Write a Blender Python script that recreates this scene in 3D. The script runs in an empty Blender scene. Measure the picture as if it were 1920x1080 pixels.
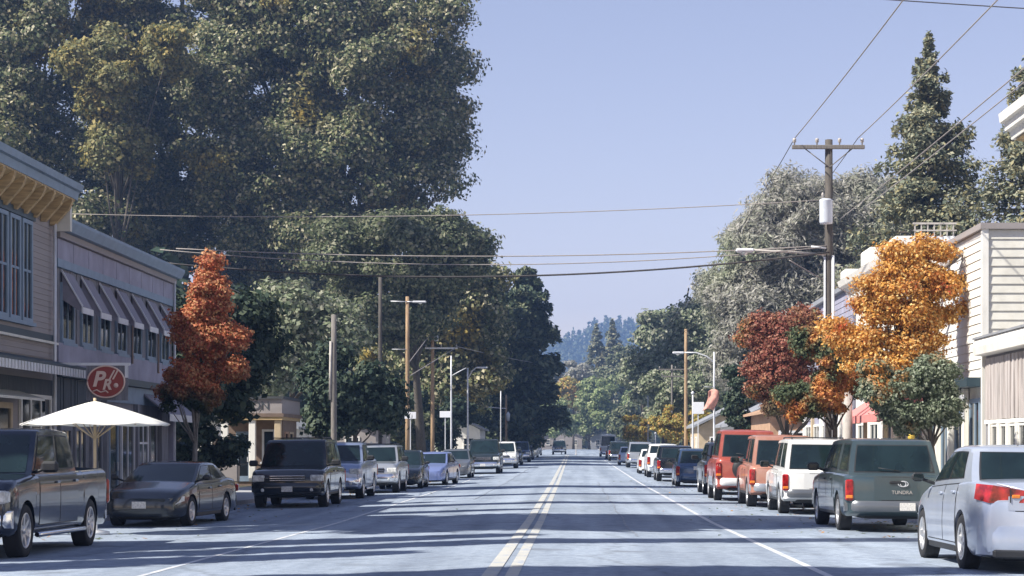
import bpy, bmesh, math, random
import numpy as np
from mathutils import Vector, Matrix
random.seed(7)
rng = np.random.default_rng(11)
R = math.radians
PI = math.pi
sc = bpy.context.scene
COL = sc.collection

# ------------------------------------------------------------------ camera
F = 3600.0                       # focal length in pixels of the 1920 wide photograph
VX, VY = 1076.0, 838.0           # vanishing point of the street
CZ = 1.7
cam = bpy.data.cameras.new("Camera")
cam.lens = F / 1920 * 36
cam.sensor_width = 36
cam.shift_x = -(VX - 960) / 1920
cam.shift_y = (VY - 540) / 1920
cam.clip_end = 6000
cam_o = bpy.data.objects.new("Camera", cam)
COL.objects.link(cam_o)
cam_o.location = (0, 0, CZ)
cam_o.rotation_euler = (PI / 2, 0, 0)
sc.camera = cam_o

# ------------------------------------------------------------------ light
SUN_EL, SUN_AZ = 45.0, 25.0      # sun stands to the left, a little behind the camera
sd = Vector((-math.cos(R(SUN_EL)) * math.cos(R(SUN_AZ)), -math.cos(R(SUN_EL)) * math.sin(R(SUN_AZ)), math.sin(R(SUN_EL))))
world = bpy.data.worlds.new("World")
sc.world = world
world.use_nodes = True
wn = world.node_tree
wn.nodes.clear()
sky = wn.nodes.new('ShaderNodeTexSky')
sky.sky_type = 'NISHITA'
sky.sun_disc = False
sky.sun_elevation = R(SUN_EL)
sky.sun_rotation = math.atan2(sd.x, sd.y)
sky.air_density = 1.0
sky.dust_density = 0.12
sky.ozone_density = 1.2
hs = wn.nodes.new('ShaderNodeMix')
hs.data_type = 'RGBA'; hs.blend_type = 'MULTIPLY'
hs.inputs[0].default_value = 1.0
hs.inputs[7].default_value = (1.02, 0.75, 0.72, 1)
bg = wn.nodes.new('ShaderNodeBackground')
bg.inputs[1].default_value = 0.11
wo = wn.nodes.new('ShaderNodeOutputWorld')
wn.links.new(sky.outputs[0], hs.inputs[6])
wn.links.new(hs.outputs[2], bg.inputs[0])
wn.links.new(bg.outputs[0], wo.inputs[0])
sun = bpy.data.lights.new("Sun", 'SUN')
sun.energy = 5.0
sun.angle = R(0.5)
sun.color = (1.0, 0.95, 0.86)
sun_o = bpy.data.objects.new("Sun", sun)
COL.objects.link(sun_o)
sun_o.rotation_euler = sd.to_track_quat('Z', 'Y').to_euler()
sun_o.location = (-30, -10, 60)
sc.view_settings.view_transform = 'Standard'
sc.view_settings.look = 'None'
sc.view_settings.exposure = 0.9
sc.view_settings.gamma = 1.0
sc.view_settings.use_curve_mapping = False
sc.cycles.max_bounces = 6
sc.cycles.transparent_max_bounces = 6
sc.cycles.volume_bounces = 0

# ------------------------------------------------------------------ materials
def srgb(r, g, b):
    def f(c):
        c /= 255.0
        return c / 12.92 if c <= 0.04045 else ((c + 0.055) / 1.055) ** 2.4
    return (f(r), f(g), f(b), 1)

def c4(c):
    return (c[0], c[1], c[2], 1)

def mat(name, col, rough=0.7, metal=0.0, var=0.12, scale=3.0, bump=0.0, bscale=40.0, coat=0.0, spec=0.5, stretch=(1, 1, 1), dirt=None, dirtamt=0.5, dscale=1.0, obj=True):
    m = bpy.data.materials.new(name)
    m.use_nodes = True
    nt = m.node_tree
    b = nt.nodes['Principled BSDF']
    b.inputs['Roughness'].default_value = rough
    b.inputs['Metallic'].default_value = metal
    b.inputs['Coat Weight'].default_value = coat
    b.inputs['Coat Roughness'].default_value = 0.06
    b.inputs['Specular IOR Level'].default_value = spec
    tc = nt.nodes.new('ShaderNodeTexCoord')
    mp = nt.nodes.new('ShaderNodeMapping')
    mp.inputs['Scale'].default_value = stretch
    nt.links.new(tc.outputs['Object'], mp.inputs[0])
    n = nt.nodes.new('ShaderNodeTexNoise')
    n.inputs['Scale'].default_value = scale
    n.inputs['Detail'].default_value = 5
    nt.links.new(mp.outputs[0], n.inputs[0])
    rp = nt.nodes.new('ShaderNodeValToRGB')
    e = rp.color_ramp.elements
    e[0].position = 0.3; e[1].position = 0.7
    lo = [max(0, c * (1 - var)) for c in col[:3]]
    hi = [min(1, c * (1 + var)) for c in col[:3]]
    e[0].color = c4(lo); e[1].color = c4(hi)
    nt.links.new(n.outputs[0], rp.inputs[0])
    out = rp.outputs[0]
    if dirt:
        n2 = nt.nodes.new('ShaderNodeTexNoise')
        n2.inputs['Scale'].default_value = dscale
        n2.inputs['Detail'].default_value = 8
        n2.inputs['Roughness'].default_value = 0.65
        nt.links.new(mp.outputs[0], n2.inputs[0])
        r2 = nt.nodes.new('ShaderNodeValToRGB')
        r2.color_ramp.elements[0].position = 0.48
        r2.color_ramp.elements[1].position = 0.68
        r2.color_ramp.elements[1].color = (dirtamt,) * 3 + (1,)
        nt.links.new(n2.outputs[0], r2.inputs[0])
        mx = nt.nodes.new('ShaderNodeMix'); mx.data_type = 'RGBA'
        nt.links.new(r2.outputs[0], mx.inputs[0])
        nt.links.new(out, mx.inputs[6])
        mx.inputs[7].default_value = c4(dirt)
        out = mx.outputs[2]
    nt.links.new(out, b.inputs['Base Color'])
    if bump > 0:
        n3 = nt.nodes.new('ShaderNodeTexNoise')
        n3.inputs['Scale'].default_value = bscale
        n3.inputs['Detail'].default_value = 4
        nt.links.new(mp.outputs[0], n3.inputs[0])
        bp = nt.nodes.new('ShaderNodeBump')
        bp.inputs['Strength'].default_value = bump
        bp.inputs['Distance'].default_value = 0.02
        nt.links.new(n3.outputs[0], bp.inputs['Height'])
        nt.links.new(bp.outputs[0], b.inputs['Normal'])
    return m

def leaf_mat(name, cols, patch=None, patch_scale=0.18, patch_pos=(0.55, 0.66), low=None, lowz=(0, 1), transl=0.3, rough=0.6):
    """cols: colours picked leaf by leaf; patch: second set in broad patches; low: colours of the lower crown"""
    m = bpy.data.materials.new(name)
    m.use_nodes = True
    nt = m.node_tree
    b = nt.nodes['Principled BSDF']
    b.inputs['Roughness'].default_value = rough
    b.inputs['Specular IOR Level'].default_value = 0.25
    g = nt.nodes.new('ShaderNodeNewGeometry')
    def ramp(cs):
        r = nt.nodes.new('ShaderNodeValToRGB')
        r.color_ramp.interpolation = 'CONSTANT'
        e = r.color_ramp.elements
        while len(e) < len(cs):
            e.new(0.5)
        for i, c in enumerate(cs):
            e[i].position = i / len(cs)
            e[i].color = c4(c)
        nt.links.new(g.outputs['Random Per Island'], r.inputs[0])
        return r.outputs[0]
    out = ramp(cols)
    tc = nt.nodes.new('ShaderNodeTexCoord')
    n = nt.nodes.new('ShaderNodeTexNoise')
    n.inputs['Scale'].default_value = patch_scale
    n.inputs['Detail'].default_value = 3
    nt.links.new(tc.outputs['Object'], n.inputs[0])
    if patch:
        r2 = nt.nodes.new('ShaderNodeValToRGB')
        r2.color_ramp.elements[0].position = patch_pos[0]
        r2.color_ramp.elements[1].position = patch_pos[1]
        nt.links.new(n.outputs[0], r2.inputs[0])
        mx = nt.nodes.new('ShaderNodeMix'); mx.data_type = 'RGBA'
        nt.links.new(r2.outputs[0], mx.inputs[0])
        nt.links.new(out, mx.inputs[6]); nt.links.new(ramp(patch), mx.inputs[7])
        out = mx.outputs[2]
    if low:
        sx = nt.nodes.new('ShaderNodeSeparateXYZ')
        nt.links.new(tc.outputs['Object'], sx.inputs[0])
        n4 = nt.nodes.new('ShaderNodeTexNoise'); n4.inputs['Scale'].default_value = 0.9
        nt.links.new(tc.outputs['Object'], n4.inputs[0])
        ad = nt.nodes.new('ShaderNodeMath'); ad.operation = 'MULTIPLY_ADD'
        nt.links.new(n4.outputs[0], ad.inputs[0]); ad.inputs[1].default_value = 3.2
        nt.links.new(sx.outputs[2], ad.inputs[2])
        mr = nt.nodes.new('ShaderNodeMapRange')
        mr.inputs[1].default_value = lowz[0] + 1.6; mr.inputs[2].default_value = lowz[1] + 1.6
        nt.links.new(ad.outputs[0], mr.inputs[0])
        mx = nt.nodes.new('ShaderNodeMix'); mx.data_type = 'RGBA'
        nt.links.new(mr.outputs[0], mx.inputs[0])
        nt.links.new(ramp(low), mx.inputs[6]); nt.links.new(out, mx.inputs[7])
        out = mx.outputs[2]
    nt.links.new(out, b.inputs['Base Color'])
    tr = nt.nodes.new('ShaderNodeBsdfTranslucent')
    nt.links.new(out, tr.inputs[0])
    ms = nt.nodes.new('ShaderNodeMixShader'); ms.inputs[0].default_value = transl
    nt.links.new(b.outputs[0], ms.inputs[1]); nt.links.new(tr.outputs[0], ms.inputs[2])
    nt.links.new(ms.outputs[0], nt.nodes['Material Output'].inputs[0])
    return m

M = {}
M['white'] = mat('white_paint', (0.78, 0.76, 0.70), 0.55, var=0.06, scale=1.2, dirt=(0.42, 0.39, 0.34), dirtamt=0.35, dscale=1.6, stretch=(1, 1, .4))
M['cream'] = mat('cream_paint', (0.66, 0.64, 0.57), 0.6, var=0.08, dirt=(0.4, 0.36, 0.28), dirtamt=0.3)
M['taupe'] = mat('taupe_siding', (0.30, 0.27, 0.26), 0.75, var=0.10, scale=2, stretch=(1, .3, 3), dirt=(0.17, 0.15, 0.14), dirtamt=0.4)
M['bluegrey'] = mat('bluegrey_trim', (0.20, 0.27, 0.35), 0.6, var=0.1)
M['navytrim'] = mat('dark_teal_trim', (0.025, 0.05, 0.065), 0.5, var=0.1)
M['lilac'] = mat('lilac_boards', (0.29, 0.285, 0.36), 0.75, var=0.15, scale=1.2, dirt=(0.23, 0.22, 0.26), dirtamt=0.6, dscale=2.2)
M['tanwood'] = mat('tan_soffit', (0.42, 0.30, 0.15), 0.75, var=0.35, scale=5, stretch=(.4, 3, 3))
M['greyboard'] = mat('grey_boards', (0.20, 0.20, 0.22), 0.8, var=0.25, scale=6, stretch=(3, 3, .3))
M['darkboard'] = mat('dark_boards', (0.06, 0.07, 0.08), 0.8, var=0.3, scale=6, stretch=(3, 3, .3))
M['shingle'] = mat('weathered_boards', (0.40, 0.36, 0.34), 0.85, var=0.35, scale=5, stretch=(3, 5, .18), dirt=(0.62, 0.58, 0.56), dirtamt=0.7, dscale=3)
M['redawn'] = mat('red_canvas', (0.62, 0.22, 0.20), 0.8, var=0.1, bump=.2)
M['canvas'] = mat('cream_canvas', (0.80, 0.78, 0.70), 0.85, var=0.05, bump=.1, bscale=8)
M['awning'] = mat('grey_mauve_awning', (0.22, 0.21, 0.25), 0.7, var=0.2, stretch=(1, 6, 1))
M['glassb'] = mat('window_glass', (0.015, 0.022, 0.028), 0.06, var=0.3, scale=.8, spec=0.8)
M['roof'] = mat('dark_roof', (0.06, 0.065, 0.07), 0.85, var=0.2)
M['metalroof'] = mat('grey_roof', (0.25, 0.26, 0.28), 0.6, var=0.15)
M['brown'] = mat('brown_trim', (0.17, 0.12, 0.09), 0.7, var=0.2)
M['terracotta'] = mat('terracotta_wall', (0.40, 0.25, 0.16), 0.8, var=0.15)
M['ochre'] = mat('ochre_wall', (0.48, 0.38, 0.25), 0.8, var=0.12)
M['stone'] = mat('pale_column', (0.42, 0.39, 0.36), 0.8, var=0.2, bump=.3)
M['pole_wood'] = mat('pole_wood', (0.34, 0.23, 0.13), 0.85, var=0.3, scale=8, stretch=(4, 4, .3), dirt=(0.16, 0.10, 0.06), dirtamt=.6, dscale=3)
M['pole_dark'] = mat('pole_dark', (0.085, 0.075, 0.065), 0.9, var=0.35, scale=8, stretch=(4, 4, .3))
M['pole_grey'] = mat('pole_greywood', (0.17, 0.155, 0.14), 0.9, var=0.35, scale=8, stretch=(4, 4, .3))
M['galv'] = mat('galvanised', (0.62, 0.63, 0.65), 0.5, metal=.2, var=0.1)
M['trafo'] = mat('transformer_grey', (0.58, 0.62, 0.68), 0.45, var=0.1)
M['wire'] = mat('wire_black', (0.05, 0.045, 0.045), 0.7)
M['wiregrey'] = mat('wire_grey', (0.30, 0.27, 0.25), 0.6)
M['signwhite'] = mat('sign_white', (0.75, 0.76, 0.78), 0.5, var=.04)
M['signred'] = mat('sign_red', (0.30, 0.04, 0.03), 0.35, var=.08)
M['signpink'] = mat('sign_letters', (0.78, 0.58, 0.48), 0.5, var=.08)
M['banner'] = mat('red_white_banner', (0.50, 0.24, 0.19), 0.8, var=0.4, scale=3.5)
M['bannerblue'] = mat('blue_sign', (0.30, 0.45, 0.68), 0.5, var=0.25, scale=4)
M['yellowobj'] = mat('yellow_paint', (0.72, 0.50, 0.08), 0.6, var=.2)
M['orangeobj'] = mat('orange_paint', (0.75, 0.20, 0.04), 0.6, var=.2)
M['bark'] = mat('bark', (0.10, 0.085, 0.07), 0.95, var=0.35, scale=6, stretch=(3, 3, .5), bump=.6, bscale=12)
M['barkpale'] = mat('bark_pale', (0.22, 0.20, 0.18), 0.95, var=0.35, scale=6, stretch=(3, 3, .5), bump=.6, bscale=12)
M['sidewalk'] = mat('sidewalk', (0.34, 0.34, 0.34), 0.9, var=0.15, scale=1.0, bump=.2, dirt=(0.2, 0.2, 0.2), dirtamt=.5)
M['curb'] = mat('curb', (0.42, 0.41, 0.40), 0.9, var=0.15)
M['ground'] = mat('ground', (0.10, 0.10, 0.06), 0.95, var=0.35, scale=.4, bump=.3)
# vehicle materials
M['tyre'] = mat('tyre', (0.018, 0.018, 0.02), 0.85, var=0.2)
M['rim'] = mat('rim_silver', (0.62, 0.62, 0.62), 0.32, metal=.75, var=0.08)
M['rimdark'] = mat('brake_drum_dark', (0.05, 0.05, 0.055), 0.6)  # dark metal of the brake drums behind the spokes
M['black'] = mat('black_plastic', (0.02, 0.021, 0.023), 0.55, var=.2)
M['chrome'] = mat('chrome', (0.75, 0.75, 0.77), 0.18, metal=1.0, var=.05)
M['head'] = mat('headlight_glass', (0.60, 0.60, 0.57), 0.12, var=.45, scale=11)
M['tail'] = mat('taillight_red', (0.30, 0.012, 0.012), 0.12, var=.75, scale=9, coat=.6)
M['amber'] = mat('amber_lens', (0.75, 0.22, 0.03), 0.15, var=.2, coat=.6)
M['plate'] = mat('plate', (0.62, 0.60, 0.56), 0.5, var=.25, scale=30)
M['glass'] = mat('car_glass', (0.010, 0.020, 0.022), 0.05, var=.4, scale=1.5, spec=0.55, coat=.0)

def paint(name, col, metal=0.35, rough=0.32, dust=None):
    return mat(name, col, rough, metal, var=0.05, scale=1.5, coat=0.7, dirt=dust or tuple(c * .75 + .05 for c in col), dirtamt=0.35, dscale=1.8)

# ------------------------------------------------------------------ geometry helpers
def G(x, y):
    z = max(0.0, 42.0 - y) * 0.0065
    if y > 90:
        z += (min(y, 420.0) - 90) * 0.0034
    cr = 0.017 * (5.6 - abs(x + 0.9))
    return z + max(-0.03, cr)

def at(px, py, Y):
    """point at distance Y behind pixel (px, py) of the photograph"""
    return Vector(((px - VX) * Y / F, Y, CZ - (py - VY) * Y / F))

class MB:
    def __init__(s):
        s.v = []; s.f = []; s.sm = []
    def add(s, vs, fs, smooth=False):
        o = len(s.v)
        s.v += [tuple(v) for v in vs]
        s.f += [tuple(i + o for i in f) for f in fs]
        s.sm += [smooth] * len(fs)
        return s
    def box(s, x0, x1, y0, y1, z0, z1):
        v = [(x0, y0, z0), (x1, y0, z0), (x1, y1, z0), (x0, y1, z0), (x0, y0, z1), (x1, y0, z1), (x1, y1, z1), (x0, y1, z1)]
        return s.add(v, [(3, 2, 1, 0), (4, 5, 6, 7), (0, 1, 5, 4), (1, 2, 6, 5), (2, 3, 7, 6), (3, 0, 4, 7)])
    def bbox(s, cx, cy, cz, sx, sy, sz, b=0.02):
        """bevelled box"""
        b = min(b, sx * .45, sy * .45, sz * .45)
        hx, hy, hz = sx / 2, sy / 2, sz / 2
        vs = []; idx = {}
        for ax in (0, 1, 2):
            for i in (-1, 1):
                for j in (-1, 1):
                    for k in (-1, 1):
                        p = [i * (hx - (0 if ax == 0 else b)), j * (hy - (0 if ax == 1 else b)), k * (hz - (0 if ax == 2 else b))]
                        idx[(ax, i, j, k)] = len(vs)
                        vs.append((cx + p[0], cy + p[1], cz + p[2]))
        fs = []
        q = lambda *a: fs.append(tuple(idx[t] for t in a))
        for i in (-1, 1):
            q((0, i, -1, -1), (0, i, 1, -1), (0, i, 1, 1), (0, i, -1, 1))
            q((1, -1, i, -1), (1, 1, i, -1), (1, 1, i, 1), (1, -1, i, 1))
            q((2, -1, -1, i), (2, 1, -1, i), (2, 1, 1, i), (2, -1, 1, i))
        for i in (-1, 1):
            for j in (-1, 1):
                q((0, i, j, -1), (0, i, j, 1), (1, i, j, 1), (1, i, j, -1))
                q((0, i, -1, j), (0, i, 1, j), (2, i, 1, j), (2, i, -1, j))
                q((1, -1, i, j), (1, 1, i, j), (2, 1, i, j), (2, -1, i, j))
        for i in (-1, 1):
            for j in (-1, 1):
                for k in (-1, 1):
                    fs.append((idx[(0, i, j, k)], idx[(1, i, j, k)], idx[(2, i, j, k)]))
        return s.add(vs, fs)
    def tube(s, pts, rad, n=8, caps=True):
        pts = [Vector(p) for p in pts]
        if not hasattr(rad, '__len__'):
            rad = [rad] * len(pts)
        vs = []; fs = []
        up = Vector((0, 0, 1))
        d0 = (pts[-1] - pts[0]).normalized()
        if abs(d0.z) > .9: up = Vector((0, 1, 0))
        for i, p in enumerate(pts):
            d = (pts[min(i + 1, len(pts) - 1)] - pts[max(i - 1, 0)]).normalized()
            a = d.cross(up)
            if a.length < 1e-4: a = d.cross(Vector((1, 0, 0)))
            a.normalize(); c = d.cross(a).normalized()
            for k in range(n):
                t = 2 * PI * k / n
                vs.append(p + (a * math.cos(t) + c * math.sin(t)) * rad[i])
        for i in range(len(pts) - 1):
            for k in range(n):
                fs.append((i * n + k, i * n + (k + 1) % n, (i + 1) * n + (k + 1) % n, (i + 1) * n + k))
        s.add(vs, fs, True)
        if caps:
            o = len(s.v) - len(vs)
            s.f.append(tuple(o + k for k in range(n))); s.sm.append(False)
            s.f.append(tuple(o + (len(pts) - 1) * n + k for k in reversed(range(n)))); s.sm.append(False)
        return s
    def lathe(s, prof, axis='z', c=(0, 0, 0), n=24, smooth=True):
        """prof: (r, h) pairs"""
        vs = []
        for r, h in prof:
            for k in range(n):
                t = 2 * PI * k / n
                a, b = r * math.cos(t), r * math.sin(t)
                p = {'z': (a, b, h), 'x': (h, a, b), 'y': (a, h, b)}[axis]
                vs.append((p[0] + c[0], p[1] + c[1], p[2] + c[2]))
        fs = [(i * n + k, i * n + (k + 1) % n, (i + 1) * n + (k + 1) % n, (i + 1) * n + k) for i in range(len(prof) - 1) for k in range(n)]
        return s.add(vs, fs, smooth)
    def grid(s, fn, us, vs_, smooth=True, flip=False):
        vv = [fn(u, v) for u in us for v in vs_]
        m = len(vs_)
        fs = []
        for i in range(len(us) - 1):
            for j in range(m - 1):
                q = (i * m + j, (i + 1) * m + j, (i + 1) * m + j + 1, i * m + j + 1)
                fs.append(q[::-1] if flip else q)
        return s.add(vv, fs, smooth)
    def prism(s, poly, axis, a0, a1):
        """poly: 2d points, extruded along axis from a0 to a1"""
        def P(p, a):
            return {'x': (a, p[0], p[1]), 'y': (p[0], a, p[1]), 'z': (p[0], p[1], a)}[axis]
        n = len(poly)
        vs = [P(p, a0) for p in poly] + [P(p, a1) for p in poly]
        fs = [tuple(range(n)), tuple(range(2 * n - 1, n - 1, -1))] + [(i, (i + 1) % n, n + (i + 1) % n, n + i) for i in range(n)]
        return s.add(vs, fs)
    def build(s, name, m, parent=None, rel=None, sharp=None):
        me = bpy.data.meshes.new(name)
        vs = s.v
        if rel is None and parent is not None:
            r = parent
            while r.parent: r = r.parent
            if r.get('world_built'):
                rel = r.location
        if rel is not None:
            vs = [(v[0] - rel[0], v[1] - rel[1], v[2] - rel[2]) for v in vs]
        me.from_pydata(vs, [], s.f)
        me.polygons.foreach_set('use_smooth', s.sm)
        bm = bmesh.new(); bm.from_mesh(me)
        bmesh.ops.recalc_face_normals(bm, faces=bm.faces)
        bm.to_mesh(me); bm.free()
        if sharp:
            me.set_sharp_from_angle(angle=R(sharp))
        o = bpy.data.objects.new(name, me)
        me.materials.append(m)
        COL.objects.link(o)
        if parent is not None:
            o.parent = parent
        return o

def tag(o, label, cat=None, group=None, kind=None):
    if label: o['label'] = label
    if cat: o['category'] = cat
    if group: o['group'] = group
    if kind: o['kind'] = kind
    return o

def thing(name, label, cat, loc=(0, 0, 0), rz=0, group=None, world_built=True):
    o = bpy.data.objects.new(name, None)
    o.empty_display_size = 0.3
    COL.objects.link(o)
    o.location = loc
    o.rotation_euler = (0, 0, rz)
    if world_built: o['world_built'] = 1
    return tag(o, label, cat, group)

_tc = {}
def text_mesh(txt, size, depth, bold=False, shear=0.0):
    """letters as a mesh in the xy plane, centred"""
    cu = bpy.data.curves.new('lettering', 'FONT')
    cu.body = txt; cu.size = size; cu.extrude = depth; cu.shear = shear; cu.align_x = 'CENTER'; cu.align_y = 'CENTER'
    if bold: cu.offset = size * .03
    o = bpy.data.objects.new('lettering', cu)
    COL.objects.link(o)
    dg = bpy.context.evaluated_depsgraph_get()
    me = bpy.data.meshes.new_from_object(o.evaluated_get(dg))
    bpy.data.objects.remove(o)
    bpy.data.curves.remove(cu)
    return me

def place_text(me, name, m, parent, loc, rot):
    o = bpy.data.objects.new(name, me)
    me.materials.clear(); me.materials.append(m)
    COL.objects.link(o)
    o.parent = parent
    o.location = loc; o.rotation_euler = rot
    return o

# ------------------------------------------------------------------ ground, road, pavements
CL = [(-20, -11.2), (0, -11.0), (45, -10.9), (57, -10.0), (72, -9.0), (90, -8.3), (120, -7.4), (200, -6.9), (420, -6.4)]
CR = [(-20, 8.2), (0, 8.0), (45, 7.9), (60, 7.5), (90, 6.9), (150, 6.4), (300, 5.6), (420, 5.2)]
cl = lambda y: float(np.interp(y, [a for a, b in CL], [b for a, b in CL]))
cr_ = lambda y: float(np.interp(y, [a for a, b in CR], [b for a, b in CR]))
ys = list(np.linspace(-12, 45, 40)) + list(np.linspace(47, 120, 40)) + list(np.linspace(125, 420, 60))

M['road'] = mat('asphalt_pale', (0.31, 0.362, 0.44), 0.9, spec=0.08, var=0.14, scale=.35, stretch=(1, .25, 1), bump=.25, bscale=60, dirt=(0.23, 0.27, 0.33), dirtamt=.75, dscale=.5)
nt = M['road'].node_tree   # cracks and tyre-polished tracks
_b = nt.nodes['Principled BSDF']
_src = _b.inputs['Base Color'].links[0].from_socket
tcn = [n for n in nt.nodes if n.type == 'TEX_COORD'][0]
vo = nt.nodes.new('ShaderNodeTexVoronoi'); vo.feature = 'DISTANCE_TO_EDGE'; vo.inputs['Scale'].default_value = 0.22
nz = nt.nodes.new('ShaderNodeTexNoise'); nz.inputs['Scale'].default_value = 1.2; nz.inputs['Detail'].default_value = 6
vm = nt.nodes.new('ShaderNodeVectorMath'); vm.operation = 'ADD'
nt.links.new(tcn.outputs['Object'], nz.inputs[0])
nt.links.new(tcn.outputs['Object'], vm.inputs[0]); nt.links.new(nz.outputs['Color'], vm.inputs[1])
nt.links.new(vm.outputs[0], vo.inputs[0])
cr2 = nt.nodes.new('ShaderNodeValToRGB')
cr2.color_ramp.elements[0].position = 0.0; cr2.color_ramp.elements[0].color = (1, 1, 1, 1)
cr2.color_ramp.elements[1].position = 0.02; cr2.color_ramp.elements[1].color = (0, 0, 0, 1)
nt.links.new(vo.outputs[0], cr2.inputs[0])
mx = nt.nodes.new('ShaderNodeMix'); mx.data_type = 'RGBA'
mm = nt.nodes.new('ShaderNodeMath'); mm.operation = 'MULTIPLY'; mm.inputs[1].default_value = 0.55
nt.links.new(cr2.outputs[0], mm.inputs[0]); nt.links.new(mm.outputs[0], mx.inputs[0])
nt.links.new(_src, mx.inputs[6]); mx.inputs[7].default_value = (0.17, 0.19, 0.22, 1)
wv = nt.nodes.new('ShaderNodeTexNoise'); wv.inputs['Scale'].default_value = 1.0; wv.inputs['Detail'].default_value = 3
mpw = nt.nodes.new('ShaderNodeMapping'); mpw.inputs['Scale'].default_value = (1.3, 0.03, 1)
nt.links.new(tcn.outputs['Object'], mpw.inputs[0]); nt.links.new(mpw.outputs[0], wv.inputs[0])
rw = nt.nodes.new('ShaderNodeValToRGB'); rw.color_ramp.elements[0].position = .35; rw.color_ramp.elements[1].position = .7
rw.color_ramp.elements[0].color = (.76, .765, .78, 1); rw.color_ramp.elements[1].color = (1.08, 1.07, 1.05, 1)
nt.links.new(wv.outputs[0], rw.inputs[0])
ml = nt.nodes.new('ShaderNodeMix'); ml.data_type = 'RGBA'; ml.blend_type = 'MULTIPLY'; ml.inputs[0].default_value = 1
nt.links.new(mx.outputs[2], ml.inputs[6]); nt.links.new(rw.outputs[0], ml.inputs[7])
gn = nt.nodes.new('ShaderNodeTexNoise'); gn.inputs['Scale'].default_value = 6.0; gn.inputs['Detail'].default_value = 6; gn.inputs['Roughness'].default_value = .8
nt.links.new(tcn.outputs['Object'], gn.inputs[0])
gr_ = nt.nodes.new('ShaderNodeValToRGB'); gr_.color_ramp.elements[0].position = .3; gr_.color_ramp.elements[1].position = .7
gr_.color_ramp.elements[0].color = (.66, .67, .69, 1); gr_.color_ramp.elements[1].color = (1.25, 1.24, 1.21, 1)
nt.links.new(gn.outputs[0], gr_.inputs[0])
m3 = nt.nodes.new('ShaderNodeMix'); m3.data_type = 'RGBA'; m3.blend_type = 'MULTIPLY'; m3.inputs[0].default_value = 1
nt.links.new(ml.outputs[2], m3.inputs[6]); nt.links.new(gr_.outputs[0], m3.inputs[7])
sp = nt.nodes.new('ShaderNodeTexNoise'); sp.inputs['Scale'].default_value = .55; sp.inputs['Detail'].default_value = 7
nt.links.new(tcn.outputs['Object'], sp.inputs[0])
sr = nt.nodes.new('ShaderNodeValToRGB'); sr.color_ramp.elements[0].position = .62; sr.color_ramp.elements[1].position = .72
sr.color_ramp.elements[1].color = (.7, .7, .7, 1)
nt.links.new(sp.outputs[0], sr.inputs[0])
m4 = nt.nodes.new('ShaderNodeMix'); m4.data_type = 'RGBA'
nt.links.new(sr.outputs[0], m4.inputs[0]); nt.links.new(m3.outputs[2], m4.inputs[6]); m4.inputs[7].default_value = (.14, .155, .18, 1)
nt.links.new(m4.outputs[2], _b.inputs['Base Color'])

b = MB()
us = list(np.linspace(0, 1, 25))
b.grid(lambda y, u: (cl(y) + (cr_(y) - cl(y)) * u, y, G(cl(y) + (cr_(y) - cl(y)) * u, y)), ys, us)
tag(b.build('road', M['road']), None, kind='structure')

def strip(x0, x1, y0, y1, dz, n=60):
    bb = MB()
    yy = np.linspace(0, 1, n) ** 1.6 * (y1 - y0) + y0
    f0 = x0 if callable(x0) else (lambda y: x0)
    f1 = x1 if callable(x1) else (lambda y: x1)
    bb.grid(lambda y, u: ((f0(y) * (1 - u) + f1(y) * u), y, G(f0(y) * (1 - u) + f1(y) * u, y) + dz), yy, [0, .5, 1])
    return bb

def worn(name, col, base, amt=.5):
    m = mat(name, col, .75, var=.08, scale=4, dirt=base, dirtamt=amt, dscale=5, stretch=(1, .35, 1))
    return m
M['yellowline'] = worn('worn_yellow_line', (0.47, 0.46, 0.41), (0.31, 0.35, 0.42), 1.0)
M['whiteline'] = worn('worn_white_line', (0.54, 0.55, 0.56), (0.33, 0.38, 0.46), 1.0)
yl = strip(-1.06, -0.88, 5, 250, .004); o = yl.build('road_marking', M['yellowline']); tag(o, None, kind='structure')
yl = strip(-0.79, -0.64, 5, 250, .004); o = yl.build('road_marking', M['yellowline']); tag(o, None, kind='structure')
yl = strip(3.0, 3.11, 5, 200, .004); o = yl.build('road_marking', M['whiteline']); tag(o, None, kind='structure')
yl = strip(-5.26, -5.17, 5, 110, .004); o = yl.build('road_marking', M['whiteline']); tag(o, None, kind='structure')

M['tar'] = mat('tar_seal', (0.20, 0.225, 0.265), .7, var=.3)
def tarline(pts, w):
    b = MB(); vs = []
    for i, (x, y) in enumerate(pts):
        d = Vector((pts[min(i + 1, len(pts) - 1)][0] - pts[max(i - 1, 0)][0], pts[min(i + 1, len(pts) - 1)][1] - pts[max(i - 1, 0)][1])).normalized()
        for s_ in (-1, 1):
            q = w * random.uniform(.6, 1.3)
            xx, yy = x - d.y * q * s_, y + d.x * q * s_
            vs.append((xx, yy, G(xx, yy) + .008))
    b.add(vs, [(2 * i, 2 * i + 1, 2 * i + 3, 2 * i + 2) for i in range(len(pts) - 1)])
    tag(b.build('tar_seam', M['tar']), None, kind='structure')
for x0, y0, y1 in ((1.1, 34, 90), (-3.1, 60, 130)):
    tarline([(x0 + .03 * math.sin(y * .6) + random.uniform(-.008, .008), y) for y in np.arange(y0, y1, .6)], .022)
for y0, xa_, xb_ in ((36.5, -6, 2.5), (61, -6, 4)):
    tarline([(x, y0 + .25 * math.sin(x * 1.3) + .1 * math.sin(x * 4) + random.uniform(-.03, .03)) for x in np.arange(xa_, xb_, .4)], .03)

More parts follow.
